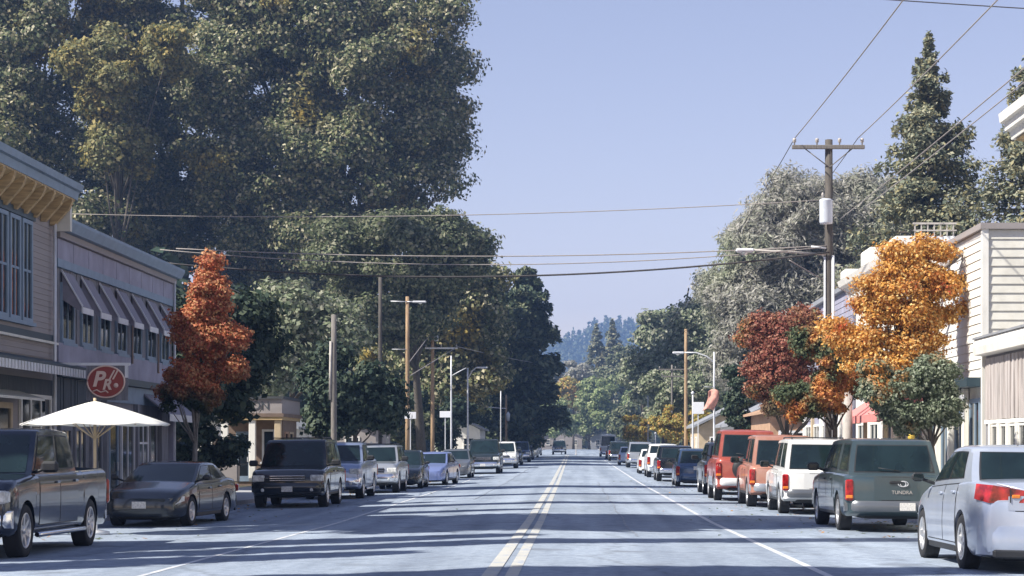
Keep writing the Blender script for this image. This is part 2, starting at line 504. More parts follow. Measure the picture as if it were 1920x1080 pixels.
for side, nm in ((-1, 'left'), (1, 'right')):
    fc = cl if side < 0 else cr_
    b = MB()    # kerb: a real step
    prof = [(0, -.05), (0, .13), (.15, .14), (.15, -.05)]
    b.grid(lambda y, k: (fc(y) + side * prof[int(k)][0], y, G(fc(y), y) + prof[int(k)][1]), ys, [0, 1, 2, 3], smooth=False)
    tag(b.build('kerb', M['curb']), None, kind='structure')
    b = MB()
    b.grid(lambda y, u: (fc(y) + side * (.15 + u * 4.0), y, G(fc(y), y) + .135 + u * .02), ys, list(np.linspace(0, 1, 6)))
    tag(b.build('pavement', M['sidewalk']), None, kind='structure')

b = MB()
xs = [-900, -500, -250, -120, -60, -30, -20, -14, -10.5, -6, -0.9, 4, 8, 12, 18, 30, 60, 120, 250, 500, 900]
gy = [-40, -12, 0, 20, 42, 60, 90, 150, 250, 330, 420, 600, 900, 1300, 2200]
b.grid(lambda x, y: (x, y, G(x, y) - .06 + (0.0 if y < 420 else 0)), xs, gy)
tag(b.build('ground', M['ground']), None, kind='structure')
# ------------------------------------------------------------------ vehicles
def lerp(a, b, t): return a + (b - a) * t

KIND = {
 # L, W, H, wheelbase, front overhang, ground clearance, wheel radius, belt height, hood front z, nose z, rear end z,
 # greenhouse: base front, top front, top rear, base rear (metres from the front bumper), base / top half-width factor
 'sedan': dict(L=4.65, W=1.80, H=1.46, wb=2.70, fo=.90, gc=.20, R=.325, hood=[(0, .52), (.06, .66), (.35, .78), (1.25, .95)], belt=.97, tail=[(-.85, 1.02), (-.12, .97), (-.03, .86), (0, .74)],
               gh=(1.15, 2.05, 3.45, 4.05), tw=.76, win=[(.07, .47), (.50, .83)], doors=[(1.42, 2.45), (2.47, 3.28)]),
 'pickup': dict(L=5.75, W=2.0, H=1.92, wb=3.65, fo=.93, gc=.34, R=.40, hood=[(0, .85), (.05, 1.05), (.3, 1.14), (1.35, 1.23)], belt=1.24, tail=[(-.06, 1.30), (0, 1.28)],
               gh=(1.30, 1.95, 3.55, 3.70), tw=.80, win=[(.05, .46), (.54, .93)], doors=[(1.55, 2.65), (2.67, 3.62)], bed=(3.8, 5.68), step=True),
 'shell': dict(L=5.45, W=1.95, H=1.86, wb=3.35, fo=.90, gc=.32, R=.385, hood=[(0, .80), (.05, 1.0), (.3, 1.08), (1.3, 1.18)], belt=1.17, tail=[(-.06, 1.15), (0, 1.12)],
               gh=(1.25, 1.95, 4.95, 5.36), tw=.78, win=[(.04, .30), (.34, .58), (.70, .95)], doors=[(1.5, 2.55), (2.57, 3.5)]),
 'suv': dict(L=4.85, W=1.96, H=1.88, wb=2.85, fo=.88, gc=.34, R=.385, hood=[(0, .80), (.05, .98), (.3, 1.07), (1.2, 1.15)], belt=1.15, tail=[(-.06, 1.12), (0, 1.05)],
               gh=(1.15, 1.78, 4.50, 4.78), tw=.80, win=[(.04, .31), (.345, .62), (.69, .93)], doors=[(1.42, 2.42), (2.44, 3.3)], rack=True),
 'minisuv': dict(L=3.95, W=1.74, H=1.72, wb=2.35, fo=.75, gc=.27, R=.35, hood=[(0, .75), (.05, .92), (.25, 1.0), (.95, 1.06)], belt=1.06, tail=[(-.06, 1.04), (0, .98)],
               gh=(.90, 1.45, 3.62, 3.85), tw=.80, win=[(.05, .45), (.52, .92)], doors=[(1.15, 2.3)], rack=False),
 'hatch': dict(L=4.25, W=1.76, H=1.52, wb=2.6, fo=.85, gc=.19, R=.32, hood=[(0, .55), (.06, .70), (.3, .82), (1.05, .98)], belt=1.0, tail=[(-.12, 1.0), (0, .85)],
               gh=(.95, 1.85, 3.60, 4.15), tw=.76, win=[(.05, .36), (.40, .68), (.74, .92)], doors=[(1.3, 2.25), (2.27, 3.1)]),
 'van': dict(L=5.4, W=2.05, H=2.35, wb=3.3, fo=.9, gc=.28, R=.38, hood=[(0, .8), (.05, 1.05), (.3, 1.15), (.8, 1.25)], belt=1.25, tail=[(-.05, 1.25), (0, 1.2)],
               gh=(.75, 1.35, 5.25, 5.36), tw=.86, win=[(.03, .2), (.28, .55), (.6, .9)], doors=[(1.35, 2.2)]),
}

def smoothstep(f, y, h=.05):
    return sum(f(y + d) for d in (-h, -h / 2, 0, h / 2, h)) / 5

_wheel = {}
def wheel_meshes(Rw, wd, style):
    key = (Rw, wd, style)
    if key in _wheel: return _wheel[key]
    t = MB()
    rr = Rw * .66 if style != 'steel' else Rw * .62
    h = wd / 2
    t.lathe([(rr, -h * .9), (rr + .03, -h), (Rw - .035, -h), (Rw - .008, -h * .78), (Rw, -h * .5), (Rw, h * .5), (Rw - .008, h * .78), (Rw - .035, h), (rr + .03, h), (rr, h * .9)], 'x', n=28)
    for gx in (-.35, 0, .35):   # tread ribs
        t.lathe([(Rw + .003, (gx - .09) * wd), (Rw + .006, gx * wd), (Rw + .003, (gx + .09) * wd)], 'x', n=28)
    r = MB()
    # outer side is +x
    r.lathe([(rr + .002, h * .93), (rr - .015, h * .98), (rr - .035, h * .80), (rr - .04, -h * .5)], 'x', n=28)
    n = {'five': 5, 'six': 6, 'steel': 8}.get(style, 5)
    for k in range(n):
        a = 2 * PI * k / n + .3
        ca, sa = math.cos(a), math.sin(a)
        w0, w1 = (.045, .032) if n != 8 else (.05, .06)
        P = lambda rad, off, x: (x, rad * ca - off * sa, rad * sa + off * ca)
        vs = [P(.03, -w0, h * .72), P(.03, w0, h * .72), P(rr - .02, w1, h * .88), P(rr - .02, -w1, h * .88),
              P(.03, -w0, h * .3), P(.03, w0, h * .3), P(rr - .02, w1, h * .4), P(rr - .02, -w1, h * .4)]
        r.add(vs, [(0, 1, 2, 3), (7, 6, 5, 4), (0, 3, 7, 4), (1, 5, 6, 2)])
    r.lathe([(0, h * .86), (.04, h * .86), (.065, h * .72), (.065, h * .3)], 'x', n=14)
    d = MB()
    d.lathe([(0, h * .15), (rr - .03, h * .15), (rr - .03, -h * .9), (0, -h * .9)], 'x', n=20)
    out = []
    for bb, nm, m in ((t, 'wheel', M['tyre']), (r, 'rim', M['rim']), (d, 'brake_drum', M['rimdark'])):
        o = bb.build(nm, m); out.append(o.data); bpy.data.objects.remove(o)
    _wheel[key] = out
    return out

def vehicle(name, kind, label, pm, X, Y, faces_cam, group='vehicles parked along the kerb', rot=0.0, scale=1.0, lod=0, cat=None, ov=None, tail_style='block', rimstyle='five', z0=None, head_style=None, two_tone=None, spare=False):
    """X: centre; Y: distance of the end of the vehicle nearest the camera"""
    K = dict(KIND[kind]); K.update(ov or {})
    L, W, H, gc, Rw = K['L'], K['W'], K['H'], K['gc'], K['R']
    yc = Y + L * scale / 2
    gz = z0 if z0 is not None else G(X, yc)
    g_near, g_far = G(X, yc - 1.4), G(X, yc + 1.4)
    root = thing(name, label, cat or {'sedan': 'car', 'hatch': 'car', 'pickup': 'pickup truck', 'shell': 'pickup truck', 'suv': 'SUV', 'minisuv': 'SUV', 'van': 'van'}[kind],
                 (X, yc, gz), (PI if faces_cam else 0) + R(rot), group, world_built=False)
    pitch = math.atan2(g_far - g_near, 2.8) * (-1 if faces_cam else 1)
    gl_, gr_ = G(X - .8, yc), G(X + .8, yc)
    roll = -math.atan2(gr_ - gl_, 1.6) * (-1 if faces_cam else 1)
    root.rotation_euler = (pitch, roll, root.rotation_euler.z)
    root.scale = (scale,) * 3
    # local frame: +y is the front
    yf = L / 2
    top_k = [(yf - a, z) for a, z in K['hood']] + [(-yf + 2.2, K['belt'] + .02)] + [(-yf - a, z) for a, z in K['tail']]
    top_k.sort()
    ta, tb = [a for a, _ in top_k], [z for _, z in top_k]
    zt_ = lambda y: smoothstep(lambda q: float(np.interp(q, ta, tb)), y, .07)
    box = kind in ('pickup', 'shell', 'van', 'suv', 'minisuv')
    def plan(y):
        d = yf - abs(y)
        n = .10 if box else .17
        ln = .35 if box else .9
        if y < 0: ln *= .6; n *= .7
        return 1 - n * max(0, 1 - d / ln) ** 2.2
    ax = [yf - K['fo'], yf - K['fo'] - K['wb']]
    Ra = Rw + .055
    sts = []
    for a in ax:
        for th in np.linspace(0, PI, 13):
            sts.append((a + Ra * math.cos(th), Rw + Ra * math.sin(th)))
        sts.append((a + Ra + .001, gc)); sts.append((a - Ra - .001, gc))
    for y in np.linspace(-yf, yf, 34):
        if all(abs(y - a) > Ra + .03 for a in ax):
            sts.append((float(y), gc + (.06 if yf - abs(y) < .15 else 0)))
    bed = K.get('bed')
    if bed:
        for q in bed:
            sts.append((yf - q + .001, None)); sts.append((yf - q - .001, None))
    fixed = []
    for y, zb in sts:
        if zb is None:
            zb = gc
            for a in ax:
                if abs(y - a) < Ra: zb = Rw + math.sqrt(Ra * Ra - (y - a) ** 2)
        fixed.append((y, zb))
    sts = sorted(fixed)
    SX = ([0, .05, .14, .40, .72, .88, .965, 1], [.90, .95, .985, 1.0, .99, .965, .935, .88])
    if box: SX = ([0, .05, .14, .45, .80, .92, .975, 1], [.93, .965, .985, 1.0, 1.0, .985, .96, .91])
    def xside(y, z):
        zt = zt_(y)
        return W / 2 * plan(y) * float(np.interp((z - gc) / max(zt - gc, .01), *SX))
    fr = [0, .04, .12, .25, .42, .58, .72, .84, .92, .97, 1]
    def ring(y, zb, sc_=1.0):
        zt = zt_(y)
        half = [(0, zb)]
        for f in fr:
            z = zb + (zt - zb) * f
            half.append((xside(y, z), z))
        w = half[-1][0]
        if bed and yf - bed[1] < y < yf - bed[0]:
            half += [(w * .93, zt), (w * .90, zt - .02), (w * .90, gc + .42), (0, gc + .42)]
        else:
            half += [(w * .93, zt + .006), (w * .75, zt + .016), (w * .4, zt + .028), (0, zt + .032)]
        zm = (zb + zt) / 2
        pts = [(x * sc_, y, zm + (z - zm) * sc_) for x, z in half]
        return pts + [(-p[0], p[1], p[2]) for p in pts[-2:0:-1]]
    b = MB()
    rings = [ring(-yf, sts[0][1], .93)] + [ring(y, zb) for y, zb in sts[0:]] + [ring(yf, sts[-1][1], .93)]
    rings[0] = [(p[0], p[1] - .035, p[2]) for p in rings[0]]
    rings[-1] = [(p[0], p[1] + .035, p[2]) for p in rings[-1]]
    n = len(rings[0])
    vs = [p for r_ in rings for p in r_]
    fs = [(i * n + k, i * n + (k + 1) % n, (i + 1) * n + (k + 1) % n, (i + 1) * n + k) for i in range(len(rings) - 1) for k in range(n)]
    h = n // 2     # caps as strips between left and right halves
    for base in (0, (len(rings) - 1) * n):
        for k in range(0, h):
            a, b2 = base + k, base + k + 1
            c, d = base + (n - k) % n, base + (n - k - 1) % n
            q = [a, b2] + ([d] if d != b2 else []) + ([c] if c != a else [])
            if len(set(q)) > 2: fs.append(tuple(q))
    b.add(vs, fs, True)
    # greenhouse
    A_b, A_t, D_t, D_b = [yf - q for q in K['gh']]
    wb_, wt_ = W / 2 * .915, W / 2 * K['tw']
    zr = H - .045
    def gp(side, u, t):
        hw = lerp(wb_, wt_, max(t, 0) ** 1.25)
        fy, ry = lerp(A_b, A_t, t), lerp(D_b, D_t, t)
        bf, br = .10, (.04 if box else .10)
        if side == 'front':
            x = u * hw; y = fy + bf * (1 - u * u) - bf
            zb = zt_(A_b) - .02
            z = lerp(zb, zr, t)
            return Vector((x, y, z))
        if side == 'rear':
            x = u * hw; y = ry - br * (1 - u * u) + br
            z = lerp(zt_(D_b) - .02, zr, t)
            return Vector((x, y, z))
        y = lerp(ry + br, fy - bf, u)
        x = hw * (1 + .025 * math.sin(PI * u))
        zb = zt_(y) - .02
        return Vector(((1 if side == 'right' else -1) * x, y, lerp(zb, zr + .02 * math.sin(PI * u), t)))
    ts = [-.02, .12, .3, .5, .7, .88, 1.0]
    def gring(t):
        pts = [gp('rear', u, t) for u in np.linspace(-1, 1, 8)]
        pts += [gp('right', u, t) for u in np.linspace(0, 1, 11)[1:-1]]
        pts += [gp('front', u, t) for u in np.linspace(1, -1, 8)]
        pts += [gp('left', u, t) for u in np.linspace(1, 0, 11)[1:-1]]
        return pts
    gr = [gring(t) for t in ts]
    top = gr[-1]
    cy = (A_t + D_t) / 2
    for k, dz in ((.965, .018), (.90, .034), (.7, .045), (.35, .05), (.02, .052)):
        gr.append([Vector((p.x * k, cy + (p.y - cy) * (k if k > .8 else k), p.z + dz)) for p in top])
    n = len(gr[0])
    vs = [p for r_ in gr for p in r_]
    fs = [(i * n + k, i * n + (k + 1) % n, (i + 1) * n + (k + 1) % n, (i + 1) * n + k) for i in range(len(gr) - 1) for k in range(n)]
    fs.append(tuple((len(gr) - 1) * n + k for k in range(n)))
    b.add(vs, fs, True)
    body = b.build('body', pm, root, sharp=38)
    # panels that follow the greenhouse
    def patch(bb, side, u0, u1, t0, t1, off=.007, nu=7, nt_=5):
        e = 1e-3
        def P(u, t):
            p = gp(side, u, t)
            nn = (gp(side, u + e, t) - gp(side, u - e, t)).cross(gp(side, u, t + e) - gp(side, u, t - e)).normalized()
            out = {'front': Vector((0, 1, .3)), 'rear': Vector((0, -1, .3)), 'right': Vector((1, 0, 0)), 'left': Vector((-1, 0, 0))}[side]
            if nn.dot(out) < 0: nn = -nn
            return p + nn * off
        bb.grid(P, np.linspace(u0, u1, nu), np.linspace(t0, t1, nt_))
    b = MB(); patch(b, 'front', -.90, .90, .08, .93); b.build('windshield', M['glass'], root)
    b = MB(); patch(b, 'rear', -.89, .89, (.10 if not box else .12) - .03, (.90 if not box else .86) + .03, off=.003); b.build('window_surround', M['black'], root)
    b = MB(); patch(b, 'rear', -.86, .86, .10 if not box else .12, .90 if not box else .86); rw = b.build('rear_window', M['glass'], root)
    if kind in ('suv', 'minisuv', 'shell', 'van') and not lod:
        b = MB(); p = gp('rear', .1, .14); b.tube([p + Vector((0, -.03, 0)), p + Vector((-.42, -.035, .06))], .009, 6); b.build('wiper', M['black'], rw)
    for sd_ in ('right', 'left'):
        if lod and ((sd_ == 'right') == (X > 0)) and not faces_cam: continue
        for (u0, u1) in K['win']:
            b = MB(); patch(b, sd_, 1 - u0 - .0 if False else 1 - u1, 1 - u0, .14, .88, nu=6)
            sw = b.build('side_window', M['glass'], root)
            if not lod:
                b = MB(); patch(b, sd_, 1 - u1 - .012, 1 - u0 + .012, .105, .915, off=.003, nu=6); b.build('window_seal', M['black'], sw)
        s_ = 1 if sd_ == 'right' else -1
        for (d0, d1) in (K['doors'] if not lod else []):
            y0, y1 = yf - d1, yf - d0
            b = MB()
            def DP(y, f):
                z = lerp(gc + .13, zt_(y) - .045, f)
                return (s_ * (xside(y, z) + .006), y, z)
            b.grid(DP, np.linspace(y0 + .008, y1 - .008, 7), np.linspace(0, 1, 9))
            d = b.build('door', pm, root, sharp=38)
            b = MB()
            b.grid(lambda y, f: (s_ * (xside(y, lerp(gc + .115, zt_(y) - .03, f)) + .0025), y, lerp(gc + .115, zt_(y) - .03, f)), np.linspace(y0 - .01, y1 + .01, 7), np.linspace(0, 1, 9)); b.build('door_gap', M['black'], d)
            yh = y0 + .16; zh = zt_(yh) - .14
            b = MB(); b.bbox(s_ * (xside(yh, zh) + .02), yh, zh, .035, .19, .035, .012); b.build('handle', pm if kind != 'shell' else M['black'], d)
        # sill moulding / step bar
        if not lod:
            y0, y1 = ax[1] + Ra + .05, ax[0] - Ra - .05
            b = MB()
            if K.get('step'):
                b.tube([(s_ * (W / 2 + .0), y0, gc - .02), (s_ * (W / 2 + .03), y0 + .15, gc - .02), (s_ * (W / 2 + .03), y1 - .15, gc - .02), (s_ * W / 2, y1, gc - .02)], .04, 8)
                b.build('step_bar', M['chrome'], root)
            else:
                b.bbox(s_ * (xside(0, gc + .05) - .01), (y0 + y1) / 2, gc + .045, .05, y1 - y0, .09, .015)
                b.build('sill', M['black'], root)
    # underbody
    b = MB(); b.bbox(0, 0, gc + .12, W * .62, L * .92, .34, .05)
    b.bbox(0, ax[0], Rw, W * .80, .09, .09, .02); b.bbox(0, ax[1], Rw, W * .80, .12, .12, .03)
    b.build('underbody', M['black'], root)
    # lights
    lw = W / 2
    hz = K['hood'][1][1] - .10
    hs_ = head_style or ('square' if box else 'swept')
    for s_ in (-1, 1):
        b = MB()
        if hs_ == 'square':
            b.bbox(s_ * (lw * .78), yf - .03, hz - .04, .34, .16, .19, .025)
            b.bbox(s_ * (lw * .93), yf - .11, hz - .04, .08, .16, .17, .02)
        else:
            zz = hz + .0
            b.add([(s_ * lw * .50, yf + .04, zz - .05), (s_ * lw * .50, yf + .02, zz + .03), (s_ * lw * .78, yf - .09, zz + .08), (s_ * (xside(yf - .40, zz) + .012), yf - .40, zz + .10),
                   (s_ * (xside(yf - .38, zz) + .014), yf - .38, zz + .0), (s_ * (xside(yf - .07, zz - .07) + .0), yf - .06, zz - .07),
                   (s_ * lw * .50, yf - .2, zz - .05), (s_ * lw * .50, yf - .2, zz + .03), (s_ * lw * .7, yf - .4, zz + .05), (s_ * lw * .8, yf - .5, zz), ],
                  [(0, 1, 2, 5), (5, 2, 3, 4), (1, 7, 8, 2), (2, 8, 3), (0, 5, 9, 6), (5, 4, 9), (0, 6, 7, 1)])
        b.build('headlight', M['head'], root)
        b = MB()
        if kind in ('sedan', 'hatch') and faces_cam: tail_style = 'small'
        if tail_style == 'block':      # tall lamp at the tailgate corner
            zz = K['belt'] - .33
            b.bbox(s_ * (lw * .915), -yf - .005, zz, .17, .10, .42, .03)
            tl = b.build('taillight', M['tail'], root)
            b = MB(); b.bbox(s_ * (lw * .915), -yf - .012, zz - .13, .14, .10, .09, .02); b.build('indicator', M['amber'], tl)
        elif tail_style == 'wide':     # long horizontal lamp that wraps the corner
            zz = K['belt'] - .13
            P = [(s_ * lw * .40, -yf - .045, zz - .075), (s_ * lw * .37, -yf - .04, zz + .07), (s_ * lw * .80, -yf - .02, zz + .135), (s_ * lw * .972, -yf + .20, zz + .15), (s_ * lw * .995, -yf + .22, zz - .035), (s_ * lw * .86, -yf - .02, zz - .08)]
            Q = [(p[0] * .9, p[1] + .15, p[2]) for p in P]
            b.add(P + Q, [(0, 1, 2, 5), (5, 2, 3, 4), (0, 6, 7, 1), (1, 7, 8, 2), (2, 8, 9, 3), (3, 9, 10, 4), (4, 10, 11, 5), (5, 11, 6, 0)])
            tl = b.build('taillight', M['tail'], root)
            b = MB(); b.bbox(s_ * lw * .575, -yf - .043, zz + .01, .012, .02, .17, .004); b.build('lamp_divider', M['black'], tl)
            b = MB(); b.bbox(s_ * lw * .50, -yf - .046, zz - .0, .10, .02, .045, .01); b.build('reverse_lamp', M['amber'], tl)
        else:
            zz = K['belt'] - .17
            b.bbox(s_ * (lw * .86), -yf + .02, zz, .20, .14, .17, .03)
            b.build('taillight', M['tail'], root)
        if not lod or faces_cam:
            ym, zm = A_b - .32, zt_(A_b) + .09
            b = MB()
            b.tube([(s_ * lw * .90, ym, zm - .06), (s_ * (lw + .08), ym + .01, zm)], .025, 6)
            big = 1.25 if kind in ('pickup', 'shell', 'suv', 'van') else .85
            b.bbox(s_ * (lw + .15), ym + .02, zm + .03, .20 * big, .11, .14 * big, .04)
            mr = b.build('mirror', M['black'], root)
            b = MB(); b.bbox(s_ * (lw + .15), ym - .04, zm + .03, .16 * big, .012, .10 * big, .004); b.build('mirror_glass', M['glass'], mr)
    # bumpers: bars that follow the plan of the ends
    def bumper(yend, sg, zc, hh, dep, m, nm, wf=.99):
        b = MB()
        pr = [(-dep * .2, -hh / 2), (dep * .75, -hh / 2 + .01), (dep, -hh / 4), (dep, hh / 4), (dep * .7, hh / 2), (-dep * .2, hh / 2)]
        us_ = np.linspace(-1, 1, 15)
        vs, fs = [], []
        for u in us_:
            back = .04 * u * u + (.20 * max(0, abs(u) - .82) / .18 if abs(u) > .82 else 0)
            for q, z in pr:
                vs.append((u * lw * wf, yend + sg * (q - back), zc + z))
        m_ = len(pr)
        for i in range(len(us_) - 1):
            for k in range(m_):
                fs.append((i * m_ + k, i * m_ + (k + 1) % m_, (i + 1) * m_ + (k + 1) % m_, (i + 1) * m_ + k))
        fs.append(tuple(range(m_))); fs.append(tuple((len(us_) - 1) * m_ + k for k in reversed(range(m_))))
        b.add(vs, fs, True)
        return b.build(nm, m, root, sharp=40)
    if kind in ('sedan', 'hatch'):
        bf_ = bumper(yf, 1, gc + .22, .40, .09, pm, 'front_bumper', wf=.86)
        br_ = bumper(-yf, -1, gc + .20, .36, .10, pm, 'rear_bumper', wf=.955)
        b = MB(); b.bbox(0, -yf - .06, gc + .045, W * .80, .10, .10, .02); b.build('diffuser', M['black'], br_)
        pz = .70 if kind == 'sedan' else .62
    else:
        bm_ = K.get('bumpm', M['chrome'])
        bf_ = bumper(yf, 1, gc + .24, .26, .12, bm_, 'front_bumper')
        br_ = bumper(-yf, -1, gc + .20, .22, .13, bm_, 'rear_bumper')
        pz = gc + .20
    if not faces_cam or not lod:
        if kind in ('sedan', 'hatch'):
            b = MB(); b.bbox(0, -yf - .045, .80, .31, .02, .155, .004); b.build('license_plate', M['plate'], root)
        else:
            b = MB(); b.bbox(K.get('platex', .0), -yf - .135, K.get('platez', pz), .31, .015, .155, .004); b.build('license_plate', M['plate'], br_)
    if faces_cam:
        b = MB(); b.bbox(0, yf + .125 - (.03 if kind in ('sedan', 'hatch') else 0), pz - (.22 if kind in ('sedan', 'hatch') else 0), .31, .015, .15, .004); b.build('license_plate', M['plate'], bf_)
    # tail panel line and emblem strip
    if not faces_cam and not lod:
        b = MB()
        if box:
            z0_, z1_ = gc + .33, zt_(-yf) - .03
            b.grid(lambda x, f: (x, -yf - .041 + .03 * (x / lw) ** 2, lerp(z0_, z1_, f)), np.linspace(-lw * .80, lw * .80, 7), [0, .33, .66, 1])
            tg = b.build('tailgate', pm, root)
            b = MB(); b.grid(lambda x, f: (x, -yf - .0375 + .03 * (x / lw) ** 2, lerp(z0_ - .015, z1_ + .01, f)), np.linspace(-lw * .815, lw * .815, 7), [0, .33, .66, 1]); b.build('tailgate_gap', M['black'], tg)
            b = MB(); b.bbox(0, -yf - .05, z1_ - .10, .26, .03, .06, .012); b.build('handle', M['black'], tg)
    if kind == 'sedan' and not faces_cam and not lod:
        z0_, z1_ = K['belt'] - .30, zt_(-yf + .05) - .03
        for nm_, m_, e_, o_ in (('trunk_gap', M['black'], .012, .0385), ('trunk_lid', pm, 0, .044)):
            b = MB()
            b.grid(lambda x, f: (x, -yf - o_ + .05 * (x / lw) ** 4, lerp(z0_ - e_, z1_ + e_ * .5, f) + (.0 if f < .9 else -.03 * (x / lw) ** 2)), np.linspace(-lw * .60 - e_, lw * .60 + e_, 11), np.linspace(0, 1, 5))
            b.build(nm_, m_, root)
        b = MB(); b.tube([(-lw * .72, -yf + .10, zt_(-yf + .1) + .035), (0, -yf + .0, zt_(-yf) + .03), (lw * .72, -yf + .10, zt_(-yf + .1) + .035)], .012, 6); b.build('trunk_edge', pm, root)
        b = MB(); b.lathe([(0, -.012), (.05, -.01), (.055, 0)], 'y', (0, -yf - .046, z1_ - .06), 16); b.build('emblem', M['chrome'], root)
    # grille
    b = MB()
    gw = lw * (.98 if box else .80)
    gz0, gz1 = (hz - .13, hz + .06) if box else (hz - .10, hz + .0)
    b.bbox(0, yf + .022, (gz0 + gz1) / 2, gw, .06, gz1 - gz0, .02)
    gri = b.build('grille', M['black'], root)
    if not lod or faces_cam:
        b = MB()
        for k in range(3):
            b.bbox(0, yf + .056, lerp(gz0, gz1, (k + .5) / 3), gw * .96, .02, .022, .006)
        b.build('grille_bar', M['chrome'], gri)
    if faces_cam and box:
        for s_ in (-1, 1):
            b = MB(); b.lathe([(0, .02), (.04, .02), (.055, .0), (.055, -.1)], 'y', (s_ * lw * .66, yf + .09, gc + .18), 14); b.build('fog_lamp', M['head'], bf_)
    # roof rack
    if K.get('rack') and not lod:
        b = MB()
        for s_ in (-1, 1):
            b.tube([(s_ * wt_ * .86, A_t - .25, H - .02), (s_ * wt_ * .86, A_t - .35, H + .045), (s_ * wt_ * .86, D_t + .35, H + .045), (s_ * wt_ * .86, D_t + .25, H - .02)], .018, 6)
        for yq in (.3, .75):
            b.tube([(-wt_ * .86, lerp(A_t, D_t, yq), H + .045), (wt_ * .86, lerp(A_t, D_t, yq), H + .045)], .015, 6)
        b.build('roof_rack', M['black'], root)
    if kind in ('sedan', 'suv') and not lod and not faces_cam:
        b = MB(); b.lathe([(0, -.12), (.03, -.12), (.03, .1), (0, .1)], 'y', (lw * .55, -yf - .03, gc + .02), 10); b.build('exhaust_pipe', M['chrome'], root)
    # wheels
    wd = .22 if kind in ('sedan', 'hatch', 'minisuv') else .26
    wm = wheel_meshes(Rw, wd, rimstyle)
    for a in ax:
        for s_ in (-1, 1):
            w = bpy.data.objects.new('wheel', wm[0]); COL.objects.link(w); w.parent = root
            w.location = (s_ * (lw - wd / 2 - .012), a, Rw)
            w.rotation_euler = (random.uniform(0, 1.2), 0, 0 if s_ > 0 else PI)
            rr_ = bpy.data.objects.new('rim', wm[1]); COL.objects.link(rr_); rr_.parent = w
            if not lod:
                dd = bpy.data.objects.new('brake_drum', wm[2]); COL.objects.link(dd); dd.parent = w
    if spare:
        b = MB(); b.lathe([(0, -.10), (.16, -.10), (.30, -.09), (.34, -.04), (.34, .06), (.30, .10), (0, .10)], 'y', (-.12, -yf - .17, .92), 26)
        sp_ = b.build('spare_wheel', M['black'], root)
        b = MB(); b.lathe([(0, -.125), (.09, -.12), (.15, -.104)], 'y', (-.12, -yf - .17, .92), 16); b.build('hub_cap', M['galv'], sp_)
    if two_tone:
        for s_ in (-1, 1):
            b = MB(); segs = [(ax[1] + Ra + .02, ax[0] - Ra - .02)]
            for y0, y1 in segs:
                b.grid(lambda y, f: (s_ * (xside(y, lerp(gc + .04, gc + .34, f)) + .012), y, lerp(gc + .04, gc + .34, f)), np.linspace(y0, y1, 9), np.linspace(0, 1, 5))
            b.build('lower_cladding', two_tone, root)
    return root, yf, lw

P_navy = paint('paint_navy', (0.012, 0.019, 0.036), .4, .18, (.04, .04, .045))
P_char = paint('paint_charcoal', (0.028, 0.034, 0.042), .5, .22, (.05, .05, .055))
P_black = paint('paint_black', (0.010, 0.012, 0.016), .2, .18, (.03, .03, .035))
P_silverblue = paint('paint_silver_blue', (0.30, 0.36, 0.50), .6, .3)
P_silver = paint('paint_silver', (0.46, 0.48, 0.50), .6, .3)
P_dark = paint('paint_dark_green', (0.02, 0.03, 0.032), .3, .25)
P_blue = paint('paint_periwinkle', (0.24, 0.30, 0.55), .5, .3)
P_white = paint('paint_white', (0.72, 0.72, 0.70), .0, .35)
P_whitesilver = paint('paint_white_silver', (0.42, 0.47, 0.56), .35, .28, (.55, .57, .62))
P_teal = paint('paint_teal', (0.055, 0.085, 0.095), .4, .28, (.10, .12, .12))
P_red = paint('paint_faded_red', (0.36, 0.075, 0.05), .1, .42, (.60, .25, .18))
P_salmon = paint('paint_faded_orange', (0.42, 0.19, 0.13), .1, .5, (.50, .40, .35))
P_darkblue = paint('paint_dark_blue', (0.05, 0.09, 0.17), .5, .25)
P_grey = paint('paint_grey', (0.16, 0.17, 0.18), .5, .3)
LG, RG = 'vehicles parked along the left kerb', 'vehicles parked along the right kerb'
V = vehicle
# ---- left kerb, facing the camera
V('pickup_truck', 'pickup', 'dark navy pickup with chrome step bar parked nearest on the left', P_navy, -9.12, 27.6, True, LG, rimstyle='six', ov=dict(gh=(1.30, 2.0, 3.9, 4.05), bed=(4.15, 5.68), doors=[(1.6, 2.75), (2.77, 3.85)], L=5.95, wb=3.8, H=1.93))
V('sedan', 'sedan', 'low charcoal sedan between the navy pickup and the black SUV', P_char, -9.12, 41.3, True, LG, rot=-5, tail_style='small', ov=dict(H=1.38, belt=.93, L=4.85, wb=2.8))
V('suv', 'suv', 'big black SUV facing the camera with chrome grille bars at the left kerb', P_black, -8.05, 54.0, True, LG, ov=dict(W=2.08, L=5.1, H=1.95, bumpm=P_black), rimstyle='six')
V('pickup_truck', 'pickup', 'silver blue pickup just behind the black SUV', P_silverblue, -7.95, 63.0, True, LG, ov=dict(L=5.4, wb=3.3, bed=(3.8, 5.33), H=1.86, W=1.95))
V('suv', 'suv', 'pale silver SUV behind the silver blue pickup', P_silver, -7.42, 70.6, True, LG, ov=dict(H=1.78, W=1.9))
V('sedan', 'sedan', 'dark sedan tucked behind the pale silver SUV on the left', P_dark, -7.05, 77.6, True, LG, ov=dict(H=1.56))
V('sedan', 'sedan', 'periwinkle blue sedan standing furthest out into the road on the left', P_blue, -6.35, 84.5, True, LG, rot=-6)
V('hatchback', 'hatch', 'small grey hatchback behind the periwinkle blue sedan', P_grey, -6.3, 101, True, LG, lod=1)
V('pickup_truck', 'pickup', 'high dark pickup with pale hood edge under the far left street lamps', P_dark, -5.35, 113, True, LG, ov=dict(H=2.05), rimstyle='six')
V('suv', 'suv', 'white SUV behind the high dark pickup', P_white, -4.95, 134, True, LG, lod=1)
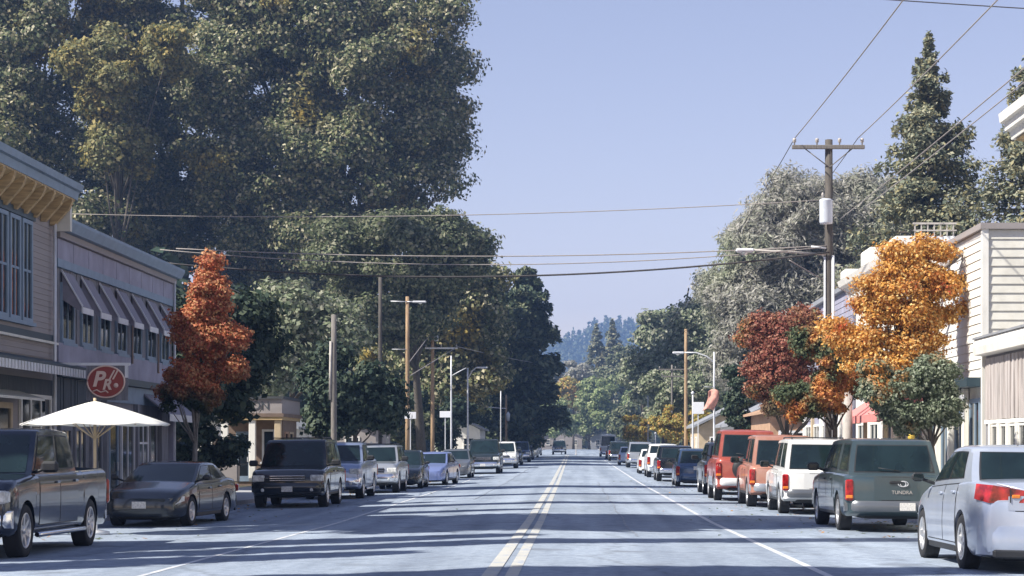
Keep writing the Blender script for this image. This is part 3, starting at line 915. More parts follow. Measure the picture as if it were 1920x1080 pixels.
V('sedan', 'sedan', 'dark green sedan behind the white SUV far down the left', P_dark, -5.0, 152, True, LG, lod=1)
V('suv', 'suv', 'dark blue SUV far down the left side beside the orange shrub', P_darkblue, -4.9, 172, True, LG, lod=1)
V('sedan', 'sedan', 'black sedan far down the left side behind the dark blue SUV', P_black, -5.0, 195, True, LG, lod=1)
V('hatchback', 'hatch', 'pale silver hatchback farthest but one of the left row', P_silver, -5.0, 222, True, LG, lod=1)
V('sedan', 'sedan', 'grey sedan farthest of the left row', P_grey, -5.1, 250, True, LG, lod=1)
V('suv', 'suv', 'dark SUV driving toward the camera in the far left lane', P_dark, -2.0, 262, True, 'vehicles driving on the road', lod=1)
# ---- right kerb, facing away
s_root, yf_, lw_ = V('sedan', 'sedan', 'silver white sedan with long red taillights parked nearest on the right', P_whitesilver, 6.02, 24.15, False, RG, ov=dict(W=1.84, H=1.56, R=.35, belt=1.07, tail=[(-.85, 1.13), (-.12, 1.10), (-.03, .98), (0, .84)], hood=[(0, .58), (.06, .72), (.35, .86), (1.25, 1.04)]), scale=1.04, tail_style='wide', z0=.075)
t_root, ty, tw = V('pickup_truck', 'shell', 'dark teal pickup with a matching canopy over its bed', P_teal, 6.36, 38.0, False, RG, ov=dict(bumpm=P_grey, W=2.0, H=1.87, platex=.22), rimstyle='five', two_tone=P_grey)
me = text_mesh('TUNDRA', .10, .003)
place_text(me, 'lettering', M['stone'], t_root, (.12, -ty - .052, .80), (PI / 2, 0, 0))
b = MB()
for k in range(2):
    pts = [(.14 + math.cos(a) * (.10 - k * .045), -ty - .055, .97 + math.sin(a) * (.055 - k * .005)) for a in np.linspace(0, 2 * PI, 17)]
    b.tube(pts, .008, 5, caps=False)
b.build('emblem', M['galv'], t_root)
V('suv', 'suv', 'white SUV with dark lower tailgate parked ahead of the teal pickup', P_white, 6.22, 48.6, False, RG, ov=dict(H=1.92, W=1.9, L=4.5, wb=2.65, bumpm=P_grey, gh=(1.1, 1.72, 4.2, 4.43), doors=[(1.38, 2.3), (2.32, 3.1)]), two_tone=P_grey)
V('suv', 'suv', 'faded orange SUV with dusty pale flanks between the white SUV and the red one', P_salmon, 5.9, 54.0, False, RG, scale=1.05, ov=dict(H=1.95, W=1.85, L=4.4, wb=2.6, gh=(1.1, 1.72, 4.1, 4.33), doors=[(1.38, 2.3), (2.32, 3.0)], bumpm=P_silver, rack=False))
V('suv', 'minisuv', 'bright red compact SUV with a spare wheel on its tail', P_red, 5.45, 60.2, False, RG, scale=1.12, ov=dict(H=2.0, W=1.80, belt=1.2, hood=[(0, .85), (.05, 1.05), (.25, 1.1), (.95, 1.2)], tail=[(-.06, 1.2), (0, 1.15)], gc=.34, R=.39, bumpm=P_white), spare=True, two_tone=P_silver)
V('suv', 'suv', 'dark grey SUV with white license plate ahead of the red compact SUV', P_grey, 5.6, 68.5, False, RG, scale=1.04, ov=dict(H=1.80, W=1.84, L=4.4, wb=2.6, gh=(1.1, 1.72, 4.1, 4.33), doors=[(1.38, 2.3), (2.32, 3.0)], bumpm=P_grey))
V('hatchback', 'hatch', 'dark blue hatchback ahead of the dark grey SUV', P_darkblue, 5.25, 82, False, RG, ov=dict(H=1.62, W=1.8))
V('suv', 'suv', 'black SUV ahead of the dark blue hatchback', P_black, 4.95, 93, False, RG, lod=1, ov=dict(W=1.85, H=1.75))
V('pickup_truck', 'pickup', 'white pickup in the middle of the right row', P_white, 4.85, 103, False, RG, lod=1, ov=dict(H=1.8, W=1.85, L=5.2, wb=3.2, bed=(3.8, 5.13)))
V('sedan', 'sedan', 'cream white sedan ahead of the white pickup', P_white, 4.75, 114, False, RG, lod=1)
V('suv', 'suv', 'silver SUV with broad dark rear window under the yellow street trees', P_silver, 4.85, 140, False, RG, lod=1)
V('sedan', 'sedan', 'pale silver sedan ahead of the silver SUV', P_whitesilver, 4.5, 155, False, RG, lod=1)
V('suv', 'suv', 'dark SUV far down the right row', P_dark, 4.3, 184, False, RG, lod=1)
V('sedan', 'sedan', 'grey sedan ahead of the dark SUV far down the right row', P_grey, 4.3, 205, False, RG, lod=1)
V('delivery_van', 'van', 'tall white van farthest of the right row', P_white, 4.2, 236, False, RG, lod=1, ov=dict(H=2.7))
# ------------------------------------------------------------------ buildings
def W2(bb, wall, n, a0, a1, z0, z1, d0, d1):
    """box on a wall plane. wall=('x', X) or ('y', Y); n: outward sign; a: span along the wall; d: depth outward range"""
    ax_, c = wall
    lo, hi = sorted((c + n * d0, c + n * d1))
    if ax_ == 'x': bb.box(lo, hi, a0, a1, z0, z1)
    else: bb.box(a0, a1, lo, hi, z0, z1)

def window(parent, wall, n, a0, a1, z0, z1, m=None, cols=1, rows=1, fw=.09, name='window', glass=None, sill=True, dep=.06):
    m = m or M['white']
    b = MB()
    W2(b, wall, n, a0, a0 + fw, z0, z1, -.01, dep); W2(b, wall, n, a1 - fw, a1, z0, z1, -.01, dep)
    W2(b, wall, n, a0 + fw, a1 - fw, z1 - fw, z1, -.01, dep); W2(b, wall, n, a0 + fw, a1 - fw, z0, z0 + fw, -.01, dep)
    for i in range(1, cols):
        a = lerp(a0, a1, i / cols); W2(b, wall, n, a - fw * .3, a + fw * .3, z0 + fw, z1 - fw, -.01, dep * .8)
    for i in range(1, rows):
        z = lerp(z0, z1, i / rows)
        for k in range(cols):
            q0, q1 = lerp(a0, a1, k / cols) + (fw if k == 0 else fw * .3), lerp(a0, a1, (k + 1) / cols) - (fw if k == cols - 1 else fw * .3)
            W2(b, wall, n, q0, q1, z - fw * .3, z + fw * .3, -.01, dep * .7)
    w = b.build(name, m, parent)
    b = MB(); W2(b, wall, n, a0 + fw * .5, a1 - fw * .5, z0 + fw * .5, z1 - fw * .5, .005, .02); b.build('pane', glass or M['glassb'], w)
    if sill:
        b = MB(); W2(b, wall, n, a0 - .08, a1 + .08, z0 - .09, z0 - .002, -.01, dep + .06); b.build('window_sill', m, w)
    return w

def siding(bb, wall, n, a0, a1, z0, z1, pitch=.2, proud=.03):
    k = int(round((z1 - z0) / pitch)); h = (z1 - z0) / k
    ax_, c = wall
    for i in range(k):
        za, zb = z0 + i * h, z0 + (i + 1) * h
        prof = [(c, za), (c + n * proud, za), (c + n * proud * .35, zb - .001), (c, zb - .001)]
        bb.prism(prof, 'y' if ax_ == 'x' else 'x', a0, a1)

def boards(bb, wall, n, a0, a1, z0, z1, pitch=.25, proud=.02, rag=0.0):
    a = a0; i = 0
    while a < a1 - .02:
        w = min(pitch * random.uniform(.8, 1.2), a1 - a)
        W2(bb, wall, n, a, a + w - .012, z0 - random.uniform(0, rag), z1, 0, proud * random.uniform(.5, 1.3))
        a += w; i += 1

def door(parent, wall, n, a0, a1, z0, z1, m, glassy=True, frame=None):
    b = MB()
    W2(b, wall, n, a0, a0 + .12, z0, z1, -.01, .05); W2(b, wall, n, a1 - .12, a1, z0, z1, -.01, .05)
    W2(b, wall, n, a0 + .12, a1 - .12, z1 - .14, z1, -.01, .05); W2(b, wall, n, a0 + .12, a1 - .12, z0, z0 + .25, -.01, .05)
    d = b.build('door', m, parent)
    b = MB(); W2(b, wall, n, a0 + .1, a1 - .1, z0 + .2, z1 - .1, .002, .02); b.build('door_pane', M['glassb'] if glassy else m, d)
    b = MB(); W2(b, wall, n, a1 - .16, a1 - .12, z0 + .9, z0 + 1.15, .05, .09); b.build('door_handle', M['galv'], d)
    return d

gl = lambda y: G(-13.4, y) + .14
# --- near left shop: taupe siding, deep cornice on tan brackets
X0 = -13.4
g = gl(44)
r = thing('shop_building', 'taupe two storey shop with tan bracketed cornice at the left edge', 'building', (X0, 44, g))
b = MB(); b.box(-24, X0, 38.8, 49.35, g - .3, 8.05)
b.build('wall', M['taupe'], r)
b = MB(); siding(b, ('x', X0), 1, 38.8, 49.35, 4.55, 7.55, .14, .022); siding(b, ('x', X0), 1, 38.8, 49.35, 3.95, 4.38, .14, .022); b.build('siding', M['taupe'], r)
b = MB(); b.box(X0 - .0, X0 + .10, 38.8, 49.40, 4.38, 4.55); b.build('belt_trim', M['navytrim'], r)
b = MB(); b.box(X0 + .0, X0 + .14, 38.8, 49.42, 4.32, 4.379); b.build('ledge', M['cream'], r)
b = MB(); b.box(X0, X0 + .05, 38.8, 49.38, 7.55, 7.72); b.build('frieze', M['taupe'], r)
# cornice
co = MB()
co.prism([(X0, 8.10), (X0 + .60, 8.06), (X0 + .63, 8.26), (X0 + .72, 8.28), (X0 + .76, 8.44), (X0, 8.48)], 'y', 38.6, 49.55)
cor = co.build('cornice', M['bluegrey'], r)
b = MB(); b.prism([(X0 + .02, 7.72), (X0 + .58, 8.02), (X0 + .58, 8.058), (X0 + .02, 8.098)], 'y', 38.7, 49.35); b.build('soffit', M['tanwood'], cor)
for k in range(20):
    y = 38.9 + k * .84
    if y > 49: break
    b = MB(); b.prism([(X0 + .03, 7.36), (X0 + .14, 7.36), (X0 + .52, 7.78), (X0 + .60, 7.97), (X0 + .58, 8.05), (X0 + .03, 8.0)], 'y', y, y + .16); b.build('bracket', M['tanwood'], cor)
b = MB(); b.box(X0 + .02, X0 + .45, 49.36, 49.54, 7.25, 8.055); b.build('end_bracket', M['cream'], cor)
# tall narrow upstairs windows
for k in range(8):
    y = 39.3 + k * 1.02
    window(r, ('x', X0 + .02), 1, y, y + .86, 4.75, 7.25, M['bluegrey'], 2, 2, .10)
b = MB(); b.box(X0 + .0, X0 + .09, 39.2, 47.5, 7.27, 7.45); b.build('window_head', M['navytrim'], r)
# shopfront
wcol = M['cream']
b = MB(); b.prism([(X0 + .02, 3.92), (X0 + 1.15, 3.68), (X0 + 1.15, 3.62), (X0 + .02, 3.86)], 'y', 38.9, 49.3); aw = b.build('canopy', M['navytrim'], r)
b = MB()
for k in range(42):
    y = 38.95 + k * .245
    b.box(X0 + 1.12, X0 + 1.15, y, y + .15, 3.42, 3.618)
b.build('fringe', M['galv'], aw)
b = MB(); b.box(X0 - .0, X0 + .05, 38.8, 49.35, 2.95, 3.40); b.build('fascia', M['darkboard'], r)
b = MB(); b.box(X0, X0 + .12, 40, 49.35, g, g + .45); b.build('plinth', M['greyboard'], r)
window(r, ('x', X0 + .02), 1, 46.3, 49.0, 1.0, 3.0, M['white'], 3, 1, .10)
window(r, ('x', X0 + .02), 1, 41.2, 45.6, 0.9, 2.75, M['ochre'], 2, 1, .14)
b = MB(); b.prism([(X0 + .06, 3.05), (X0 + .70, 2.86), (X0 + .70, 2.80), (X0 + .06, 2.99)], 'y', 41.0, 46.1); b.build('window_canopy', M['cream'], r)
# --- second left building: lilac bands and a row of sloped awnings
g = gl(56)
r = thing('shop_building', 'two storey building with lilac board bands and a row of grey window awnings', 'building', (X0, 56, g))
b = MB(); b.box(-24, X0 - .02, 49.45, 63.9, g - .3, 7.35); b.build('wall', M['greyboard'], r)
b = MB(); b.prism([(X0 - .02, 7.28), (X0 + .30, 7.30), (X0 + .42, 7.52), (X0 + .42, 7.60), (X0 - .6, 7.62)], 'y', 49.6, 64.1); cor = b.build('cornice', M['bluegrey'], r)
b = MB(); b.box(-24, X0 - .55, 49.5, 64.0, 7.36, 7.75); b.build('roof', M['roof'], r)
b = MB(); b.box(X0 - .02, X0 + .16, 49.5, 64.0, 7.12, 7.279); b.build('frieze_moulding', M['taupe'], r)
b = MB()
for k in range(9):
    y = 49.6 + k * 1.6
    b.box(X0 - .02, X0 + .06, y + .02, min(y + 1.58, 63.9), 6.58, 7.10)
b.build('upper_band', M['lilac'], r)
b = MB(); b.box(X0 - .02, X0 + .10, 49.5, 63.95, 6.36, 6.575); b.build('band_moulding', M['bluegrey'], r)
b = MB(); boards(b, ('x', X0 - .02), 1, 49.5, 63.9, 4.42, 6.355, .32, .03); b.build('board_cladding', M['greyboard'], r)
b = MB(); b.box(X0 - .02, X0 + .12, 49.5, 63.95, 3.72, 4.40); b.build('lower_band', M['lilac'], r)
b = MB(); b.box(X0 - .02, X0 + .22, 49.5, 64.0, 3.52, 3.718); b.build('ledge', M['navytrim'], r)
for k in range(7):
    y = 50.05 + k * 2.0
    w = window(r, ('x', X0 + .01), 1, y, y + 1.25, 4.45, 6.0, M['bluegrey'], 2, 1, .10)
    a = MB()
    y0, y1 = y + .02, y + 1.18
    T = (X0 + .05, 6.28); Q = (X0 + .56, 5.35)
    a.prism([T, Q, (Q[0], Q[1] - .035), (T[0], T[1] - .045)], 'y', y0, y1)
    for yy in (y0, y1 - .03):
        a.prism([(T[0], T[1] - .05), (Q[0], Q[1] - .04), (Q[0] - .0, Q[1] - .14), (T[0], 5.55)], 'y', yy, yy + .03)
    aw = a.build('awning', M['awning'], r)
    a = MB(); a.box(Q[0] + .002, Q[0] + .03, y0, y1, Q[1] - .16, Q[1]); a.build('valance', M['galv'], aw)
    a = MB(); a.prism([(X0 + .045, T[1] - .01), (T[0], T[1] + .06), (Q[0] + .05, Q[1] + .03), (Q[0] + .03, Q[1] + .002)], 'y', y0 - .05, y0 - .002); a.build('frame', M['galv'], aw)
for y, l in ((57.6, 1.6), (61.2, 1.9)):      # rust coloured cloth strips between the windows
    b = MB(); b.box(X0 + .13, X0 + .16, y, y + .14, 5.0 - l / 2, 5.0 + l / 3); b.build('hanging_cloth', M['brown'], r)
# ground floor
b = MB(); boards(b, ('x', X0 - .02), 1, 49.5, 55.0, 2.3, 3.5, .2, .05, .05); b.build('shingle_band', M['darkboard'], r)
b = MB(); b.box(X0 - .02, X0 + .05, 55.0, 63.9, 3.0, 3.5); b.build('fascia', M['bluegrey'], r)
for k, y in enumerate((49.9, 51.4, 53.2)):
    window(r, ('x', X0 + .0), 1, y, y + 1.2, 0.75, 2.25, M['greyboard'], 2, 1, .12)
door(r, ('x', X0), 1, 55.2, 56.3, g, 2.55, M['bluegrey'])
window(r, ('x', X0 + .0), 1, 56.7, 58.4, 0.5, 2.6, M['galv'], 2, 1, .10)
window(r, ('x', X0 + .0), 1, 58.9, 60.3, 0.35, 2.55, M['signwhite'], 2, 3, .10)
door(r, ('x', X0), 1, 60.5, 61.5, g, 2.55, M['greyboard'])
for y in (54.6, 58.5, 61.9, 63.6):
    b = MB(); b.box(X0 - .02, X0 + .12, y, y + .24, g, 3.0); b.build('pilaster', M['lilac'] if y > 63 else M['greyboard'], r)
b = MB(); b.prism([(X0 + .05, 3.35), (X0 + .85, 2.72), (X0 + .85, 2.68), (X0 + .05, 3.28)], 'y', 59.6, 63.9); aw2 = b.build('canopy', M['awning'], r)
b = MB(); b.box(X0 + .851, X0 + .87, 59.6, 63.9, 2.5, 2.72); b.build('valance', M['galv'], aw2)

# --- small building with columns and a sign board
g = gl(88)
Yk = 87.5
XA, XB = at(417, 800, Yk).x, at(524, 800, Yk).x
r = thing('ticket_building', 'small flat roofed building with columns and a lettered sign board', 'building', ((XA + XB) / 2, 90, g))
zt0 = at(0, 762 + 22, Yk).z; zt1 = at(0, 748, Yk).z
b = MB(); b.box(XA, XB - .02, Yk + 1.2, Yk + 5.5, g - .2, zt0 - .05); b.build('wall', M['brown'], r)
b = MB(); b.box(XA - .1, XB + .12, Yk - .05, Yk + 5.7, zt0 + .22, zt1); sb = b.build('sign_board', M['taupe'], r)
me = text_mesh('ODEON', .52, .012)
place_text(me, 'lettering', M['darkboard'], sb, ((XA + XB) / 2 - .1 - r.location.x, Yk - .065 - r.location.y, (zt0 + zt1) / 2 + .12 - g), (PI / 2, 0, 0))
b = MB(); b.box(XA - .16, XB + .2, Yk - .12, Yk + 5.76, zt0 + .06, zt0 + .218); b.build('beam', M['brown'], r)
b = MB(); b.box(XA - .12, XB + .14, Yk - .08, Yk + 5.7, zt0 - .08, zt0 + .058); b.build('lintel', M['tanwood'], r)
b = MB(); b.box(XA - .18, XB + .2, Yk - .14, Yk + 5.8, zt1 + .002, zt1 + .12); b.build('roof', M['roof'], r)
for i, fx in enumerate((.04, .52, .97)):
    x = lerp(XA, XB, fx)
    b = MB(); b.bbox(x, Yk + .12, (g + zt0 - .08) / 2, .30, .26, zt0 - .08 - g, .02); b.build('column', M['white'] if i < 2 else M['ochre'], r)
door(r, ('y', Yk + 1.2), -1, lerp(XA, XB, .16), lerp(XA, XB, .42), g, g + 2.3, M['bluegrey'])
window(r, ('y', Yk + 1.2), -1, lerp(XA, XB, .62), lerp(XA, XB, .86), g + .9, g + 2.4, M['galv'], 1, 1, .1)
window(r, ('x', XB - .02), 1, Yk + 1.6, Yk + 2.6, g + .9, g + 2.3, M['terracotta'], 1, 2, .1)
window(r, ('x', XB - .02), 1, Yk + 3.0, Yk + 4.2, g + .9, g + 2.3, M['ochre'], 1, 2, .1)
b = MB(); b.bbox(lerp(XA, XB, .15), Yk - .5, g + .4, .9, .5, .8, .05); pl = b.build('planter_box', M['taupe'], None, rel=None)
tag(pl, 'square grey concrete planter box in front of the columned building', 'planter')

# --- cottages, fence beyond the columned building
def cottage(x0, x1, y0, y1, h, rh, m, label, rm=None, nwin=2, cat='house'):
    g = G((x0 + x1) / 2, y0)
    r = thing('cottage', label, cat, ((x0 + x1) / 2, y0, g))
    b = MB(); b.box(x0, x1, y0, y1, g - .3, g + h); b.build('wall', m, r)
    b = MB(); ym = (x0 + x1) / 2
    b.prism([(x0 - .35, g + h - .08), (ym, g + h + rh), (x1 + .35, g + h - .08), (x1 + .35, g + h + .08), (ym, g + h + rh + .18), (x0 - .35, g + h + .08)], 'y', y0 - .4, y1 + .4)
    b.build('roof', rm or M['metalroof'], r)
    b = MB(); b.prism([(x0, g + h), (x1, g + h), (ym, g + h + rh)], 'y', y0 + .01, y0 + .2); b.build('gable', m, r)
    for k in range(nwin):
        a = lerp(x0, x1, (k + .5) / nwin) - .5
        window(r, ('y', y0), -1, a, a + 1.0, g + 1.0, g + 2.3, M['white'], 2, 2, .09)
    f = 1 if x1 < 0 else -1
    xw = x1 if x1 < 0 else x0
    for k in range(2):
        a = lerp(y0, y1, (k + .4) / 2)
        window(r, ('x', xw), f, a, a + 1.1, g + 1.0, g + 2.3, M['white'], 2, 2, .09)
    return r
cottage(-20.5, -15.2, 104, 112, 2.7, 1.3, M['white'], 'white cottage half hidden by the dark tree behind the grey wooden pole')
cottage(-19.5, -13.2, 128, 138, 2.8, 1.3, M['taupe'], 'grey boarded cottage behind the tan poles on the left')
cottage(-12.5, -8.4, 172, 182, 3.0, 1.0, M['white'], 'white porch house behind the far left lamp posts')
cottage(9.0, 14.0, 108, 118, 2.9, 1.3, M['white'], 'white house with steep gable behind the orange maple')
cottage(8.6, 13.5, 132, 142, 3.0, 1.3, M['ochre'], 'ochre house beside the dark clipped tree')
cottage(-8, 2, 470, 480, 3.0, 2.0, M['taupe'], 'low house across the far end of the street', nwin=3)
cottage(4, 14, 455, 468, 2.6, 2.2, M['metalroof'], 'pale roofed house at the far end right of the low house', nwin=3)
# board fence, left
for (y0, y1, x, m, lb) in ((95.5, 103, -13.2, M['stone'], 'pale vertical board fence beside the columned building'), (113, 127, -12.9, M['greyboard'], 'grey vertical board fence between the two left cottages')):
    r = thing('board_fence', lb, 'fence', (x, y0, G(x, y0)))
    g = G(x, y0)
    b = MB(); boards(b, ('x', x), 1, y0, y1, g, g + 1.9, .16, .03); b.build('boards', m, r)
    b = MB(); b.box(x - .06, x - .005, y0, y1, g + .4, g + .5); b.box(x - .06, x - .005, y0, y1, g + 1.5, g + 1.6); b.build('rail', m, r)
    for k in range(5):
        yy = lerp(y0, y1 - .12, k / 4)
        b = MB(); b.box(x - .18, x - .062, yy, yy + .12, g - .1, g + 2.0); b.build('post', m, r)

# --- right side
XR = 10.8
gr2 = lambda y: G(XR, y) + .14
# near right: tall building of which only the cornice shows
g = gr2(38)
r = thing('shop_building', 'white corniced building whose eave pokes in at the right edge', 'building', (XR, 38, g))
b = MB(); b.box(XR, 22, 30, 43.9, g - .3, 8.6); b.build('wall', M['cream'], r)
b = MB(); siding(b, ('x', XR), -1, 30, 43.9, 4.5, 8.4, .2, .03); b.build('siding', M['cream'], r)
b = MB()
b.prism([(XR, 8.7), (XR - .75, 8.75), (XR - .80, 8.93), (XR - .90, 8.95), (XR - .92, 9.12), (XR - 1.02, 9.14), (XR - 1.05, 9.34), (XR, 9.4)], 'y', 30, 44.1)
cor = b.build('cornice', M['white'], r)
b = MB(); b.prism([(XR - .02, 8.60), (XR - .72, 8.71), (XR - .02, 8.69)], 'y', 30, 43.9); b.build('soffit', M['tanwood'], cor)
for k in range(4):
    window(r, ('x', XR - .02), -1, 31 + k * 3.2, 32.3 + k * 3.2, 5.2, 7.4, M['white'], 2, 2, .1)
# low shop with board front
g = gr2(47)
r = thing('shop_building', 'low shop with weathered board front under a white eave', 'building', (XR, 47, g))
b = MB(); b.box(XR, 22, 44.2, 50.3, g - .3, 4.25); b.build('wall', M['greyboard'], r)
b = MB(); boards(b, ('x', XR - .0), -1, 44.2, 50.3, 2.42, 4.0, .11, .05, .02); b.build('board_front', M['shingle'], r)
b = MB(); b.prism([(XR + 11, 4.9), (XR - .28, 4.50), (XR - .34, 4.30), (XR - .30, 4.10), (XR + .2, 4.05), (XR + 11, 4.3)], 'y', 44.15, 50.45); b.build('eave', M['white'], r)
b = MB(); b.prism([(XR + 11, 4.99), (XR - .33, 4.56), (XR - .33, 4.505), (XR + 11, 4.905)], 'y', 44.15, 50.47); b.build('roof', M['metalroof'], r)
b = MB(); b.box(XR - .05, XR - .001, 44.2, 50.3, 2.30, 2.40); b.build('lintel', M['white'], r)
for k in range(6):
    y = 44.4 + k * 1.0
    b = MB(); b.box(XR - .10, XR - .001, y, y + .22, g, 2.29); b.build('post', M['white'], r)
for k in range(5):
    y = 44.65 + k * 1.0
    window(r, ('x', XR - .005), -1, y, y + .72, .55, 2.27, M['white'], 1, 1, .05, sill=False)
# white siding building
g = gr2(55)
YB0, YB1 = 50.6, 60.5
r = thing('clapboard_building', 'big white clapboard building with grey window bays below', 'building', (XR, 55, g))
b = MB(); b.box(XR + .03, 24, YB0 + .03, YB1, g - .3, 7.50); b.build('wall', M['cream'], r)
b = MB(); siding(b, ('x', XR + .03), -1, YB0 + .14, YB1, 3.55, 7.42, .235, .045); b.build('street_siding', M['white'], r)
b = MB(); siding(b, ('y', YB0 + .03), -1, XR + .12, 24, 3.4, 7.42, .235, .045); b.build('side_siding', M['cream'], r)
b = MB(); b.box(XR - .05, XR + .12, YB0 - .05, YB0 + .12, g, 7.44); b.build('corner_board', M['white'], r)
b = MB(); b.box(XR - .10, 24.1, YB0 - .10, YB0 + .10, 7.44, 7.60); b.box(XR - .10, XR + .10, YB0 + .102, YB1 + .05, 7.44, 7.60); b.build('parapet_cap', M['taupe'], r)
b = MB(); b.box(XR + .12, 23.9, YB0 + .12, YB1 - .05, 7.5, 7.56); b.build('roof', M['metalroof'], r)
b = MB(); b.box(XR - .42, XR + .028, YB0 + .15, YB1, 3.30, 3.54); b.build('awning_box', M['navytrim'], r)
for k in range(5):
    y = YB0 + .35 + k * 2.0
    window(r, ('x', XR + .02), -1, y, y + 1.35, .55, 3.0, M['bluegrey'], 2, 1, .12)
    b = MB(); b.bbox(XR - .08, y + 1.68, (g + 3.3) / 2, .16, .24, 3.3 - g, .015); b.build('column', M['white'], r)
for y in (53.2, 55.0):       # slanting struts propping the parapet
    b = MB(); b.tube([(XR - .05, y, 7.1), (XR - 1.5, y + 2.8, 5.6)], .09, 6); b.build('strut', M['taupe'], r)
# hanging blue sign
s = thing('hanging_sign', 'round blue and white sign hanging under the clapboard building awning', 'sign', (XR - .6, 51.9, 2.5))
b = MB(); b.bbox(XR - .62, 51.9, 2.75, .75, .06, .72, .02); bd = b.build('sign_board', M['signwhite'], s)
b = MB(); b.lathe([(0, -.045), (.27, -.045), (.30, -.03), (.30, 0)], 'y', (XR - .60, 51.9, 2.76), 24); b.build('disc', M['bannerblue'], bd)
b = MB(); b.tube([(XR - .9, 51.9, 3.11), (XR - .9, 51.9, 3.3)], .012, 5); b.tube([(XR - .34, 51.9, 3.11), (XR - .34, 51.9, 3.3)], .012, 5); b.build('hanger', M['black'], s)
# white fronted building beyond, thick cornice
g = gr2(68)
r = thing('shop_building', 'white fronted building with a thick rough cornice behind the orange maple', 'building', (XR, 68, g))
b = MB(); b.box(XR, 22, 61, 73.5, g - .3, 7.6); b.build('wall', M['white'], r)
b = MB()
b.prism([(XR - .002, 7.42), (XR - .35, 7.55), (XR - .42, 7.75), (XR - .62, 7.80), (XR - .70, 8.02), (XR + .3, 8.06), (XR + .3, 7.42)], 'y', 60.9, 73.7)
for k in range(18):
    y = 61.1 + k * .70
    b.box(XR - .33, XR - .003, y, y + .2, 7.18, 7.415)
for y, w, h in ((61.0, 1.2, .35), (66.3, 2.0, .55), (72.3, 1.2, .35)):
    b.bbox(XR - .25, y + w / 2, 8.06 + h / 2, .7, w, h, .05)
b.build('cornice', M['white'], r)
b = MB(); b.box(XR - .05, XR - .001, 61, 73.5, 6.9, 7.35); b.build('frieze', M['taupe'], r)
for k in range(4):
    window(r, ('x', XR - .01), -1, 62 + k * 2.9, 63.4 + k * 2.9, 4.4, 6.3, M['white'], 2, 2, .1)
    window(r, ('x', XR - .01), -1, 62 + k * 2.9, 63.9 + k * 2.9, .8, 2.6, M['white'], 2, 1, .1)
b = MB(); b.box(XR + .9, XR + 2.3, 66, 68, 7.61, 8.95); pent = b.build('roof_box', M['signwhite'], r)
b = MB()
for k in range(7):
    b.box(XR + .9 + k * .22, XR + .94 + k * .22, 65.95, 66.0, 8.95, 9.35)
b.box(XR + .85, XR + 2.35, 65.93, 66.02, 9.12, 9.16); b.box(XR + .85, XR + 2.35, 65.93, 66.02, 9.35, 9.41); b.build('railing', M['stone'], pent)
# red awning over the pavement
a = thing('awning', 'faded red sloping awning over the right pavement', 'awning', (9.9, 62, 2.6))
b = MB(); b.prism([(XR - .02, 3.75), (9.3, 2.72), (9.3, 2.66), (XR - .02, 3.66)], 'y', 57.8, 66.4); cv = b.build('canopy', M['redawn'], a)
b = MB(); b.box(9.27, 9.298, 57.8, 66.4, 2.48, 2.72); b.build('valance', M['redawn'], cv)
b = MB()
b.prism([(XR - .02, 3.72), (9.3, 2.70), (9.3, 2.50), (XR - .02, 2.50)], 'y', 57.74, 57.79); b.build('side_panel', M['redawn'], cv)
for y in (58.0, 62.0, 66.2):
    b = MB(); b.box(9.36, 9.48, y, y + .12, G(9.4, y) + .12, 2.62); b.box(9.36, 9.9, y + .02, y + .1, 2.50, 2.60); b.build('post', M['ochre'], a)
# terracotta shopfront under the awning and grey building beyond
g = gr2(80)
r = thing('shop_building', 'plain grey lilac boarded building beyond the utility pole', 'building', (XR, 80, g))
b = MB(); b.box(XR, 22, 74.2, 90, g - .3, 7.9); b.build('wall', M['lilac'], r)
b = MB(); siding(b, ('y', 74.2), -1, XR, 22, 4, 7.8, .25, .03); siding(b, ('x', XR), -1, 74.2, 90, 3.6, 7.8, .25, .03); b.build('siding', M['lilac'], r)
b = MB(); b.box(XR - .2, 22.1, 74.0, 90.2, 7.91, 8.1); b.build('roof', M['metalroof'], r)
for k in range(5):
    window(r, ('x', XR - .01), -1, 75 + k * 3, 77 + k * 3, .9, 2.7, M['white'], 2, 1, .1)
    b = MB(); b.box(XR - .12, XR - .001, 77.2 + k * 3, 77.6 + k * 3, g, 3.5); b.build('pilaster', M['ochre'] if k % 2 else M['white'], r)
r = thing('shop_building', 'small orange brown shop beside the dark clipped tree', 'building', (9.6, 94, G(9.6, 94)))
g = G(9.6, 94)
b = MB(); b.box(9.4, 16, 92, 102, g - .2, g + 3.4); b.build('wall', M['terracotta'], r)
b = MB(); b.prism([(9.0, g + 3.3), (12.7, g + 4.4), (16.4, g + 3.3), (16.4, g + 3.42), (12.7, g + 4.55), (9.0, g + 3.42)], 'y', 91.6, 102.4); b.build('roof', M['terracotta'], r)
window(r, ('y', 92), -1, 9.8, 11.2, g + .9, g + 2.5, M['signwhite'], 2, 1, .12); window(r, ('x', 9.4), -1, 93, 95, g + .9, g + 2.5, M['white'], 2, 1, .1)
window(r, ('x', 9.4), -1, 97, 99, g + .9, g + 2.5, M['white'], 2, 1, .1)
# ------------------------------------------------------------------ poles, lamps, wires
def pole(px, Y, pytop, r0, r1, m, label, name='utility_pole', cat='utility pole', group='utility poles', base=None, lean=0):
    x = at(px, 0, Y).x; z1 = at(0, pytop, Y).z; g = G(x, Y) + .1
    p = thing(name, label, cat, (x, Y, g), group=group)
    b = MB(); b.tube([(x + lean * (1 - t), Y, lerp(g, z1, t)) for t in (0, .25, .5, .75, 1)], [lerp(r0, r1, t) for t in (0, .25, .5, .75, 1)], 10)
    b.build('shaft', m, p)
    return p, x, z1, g

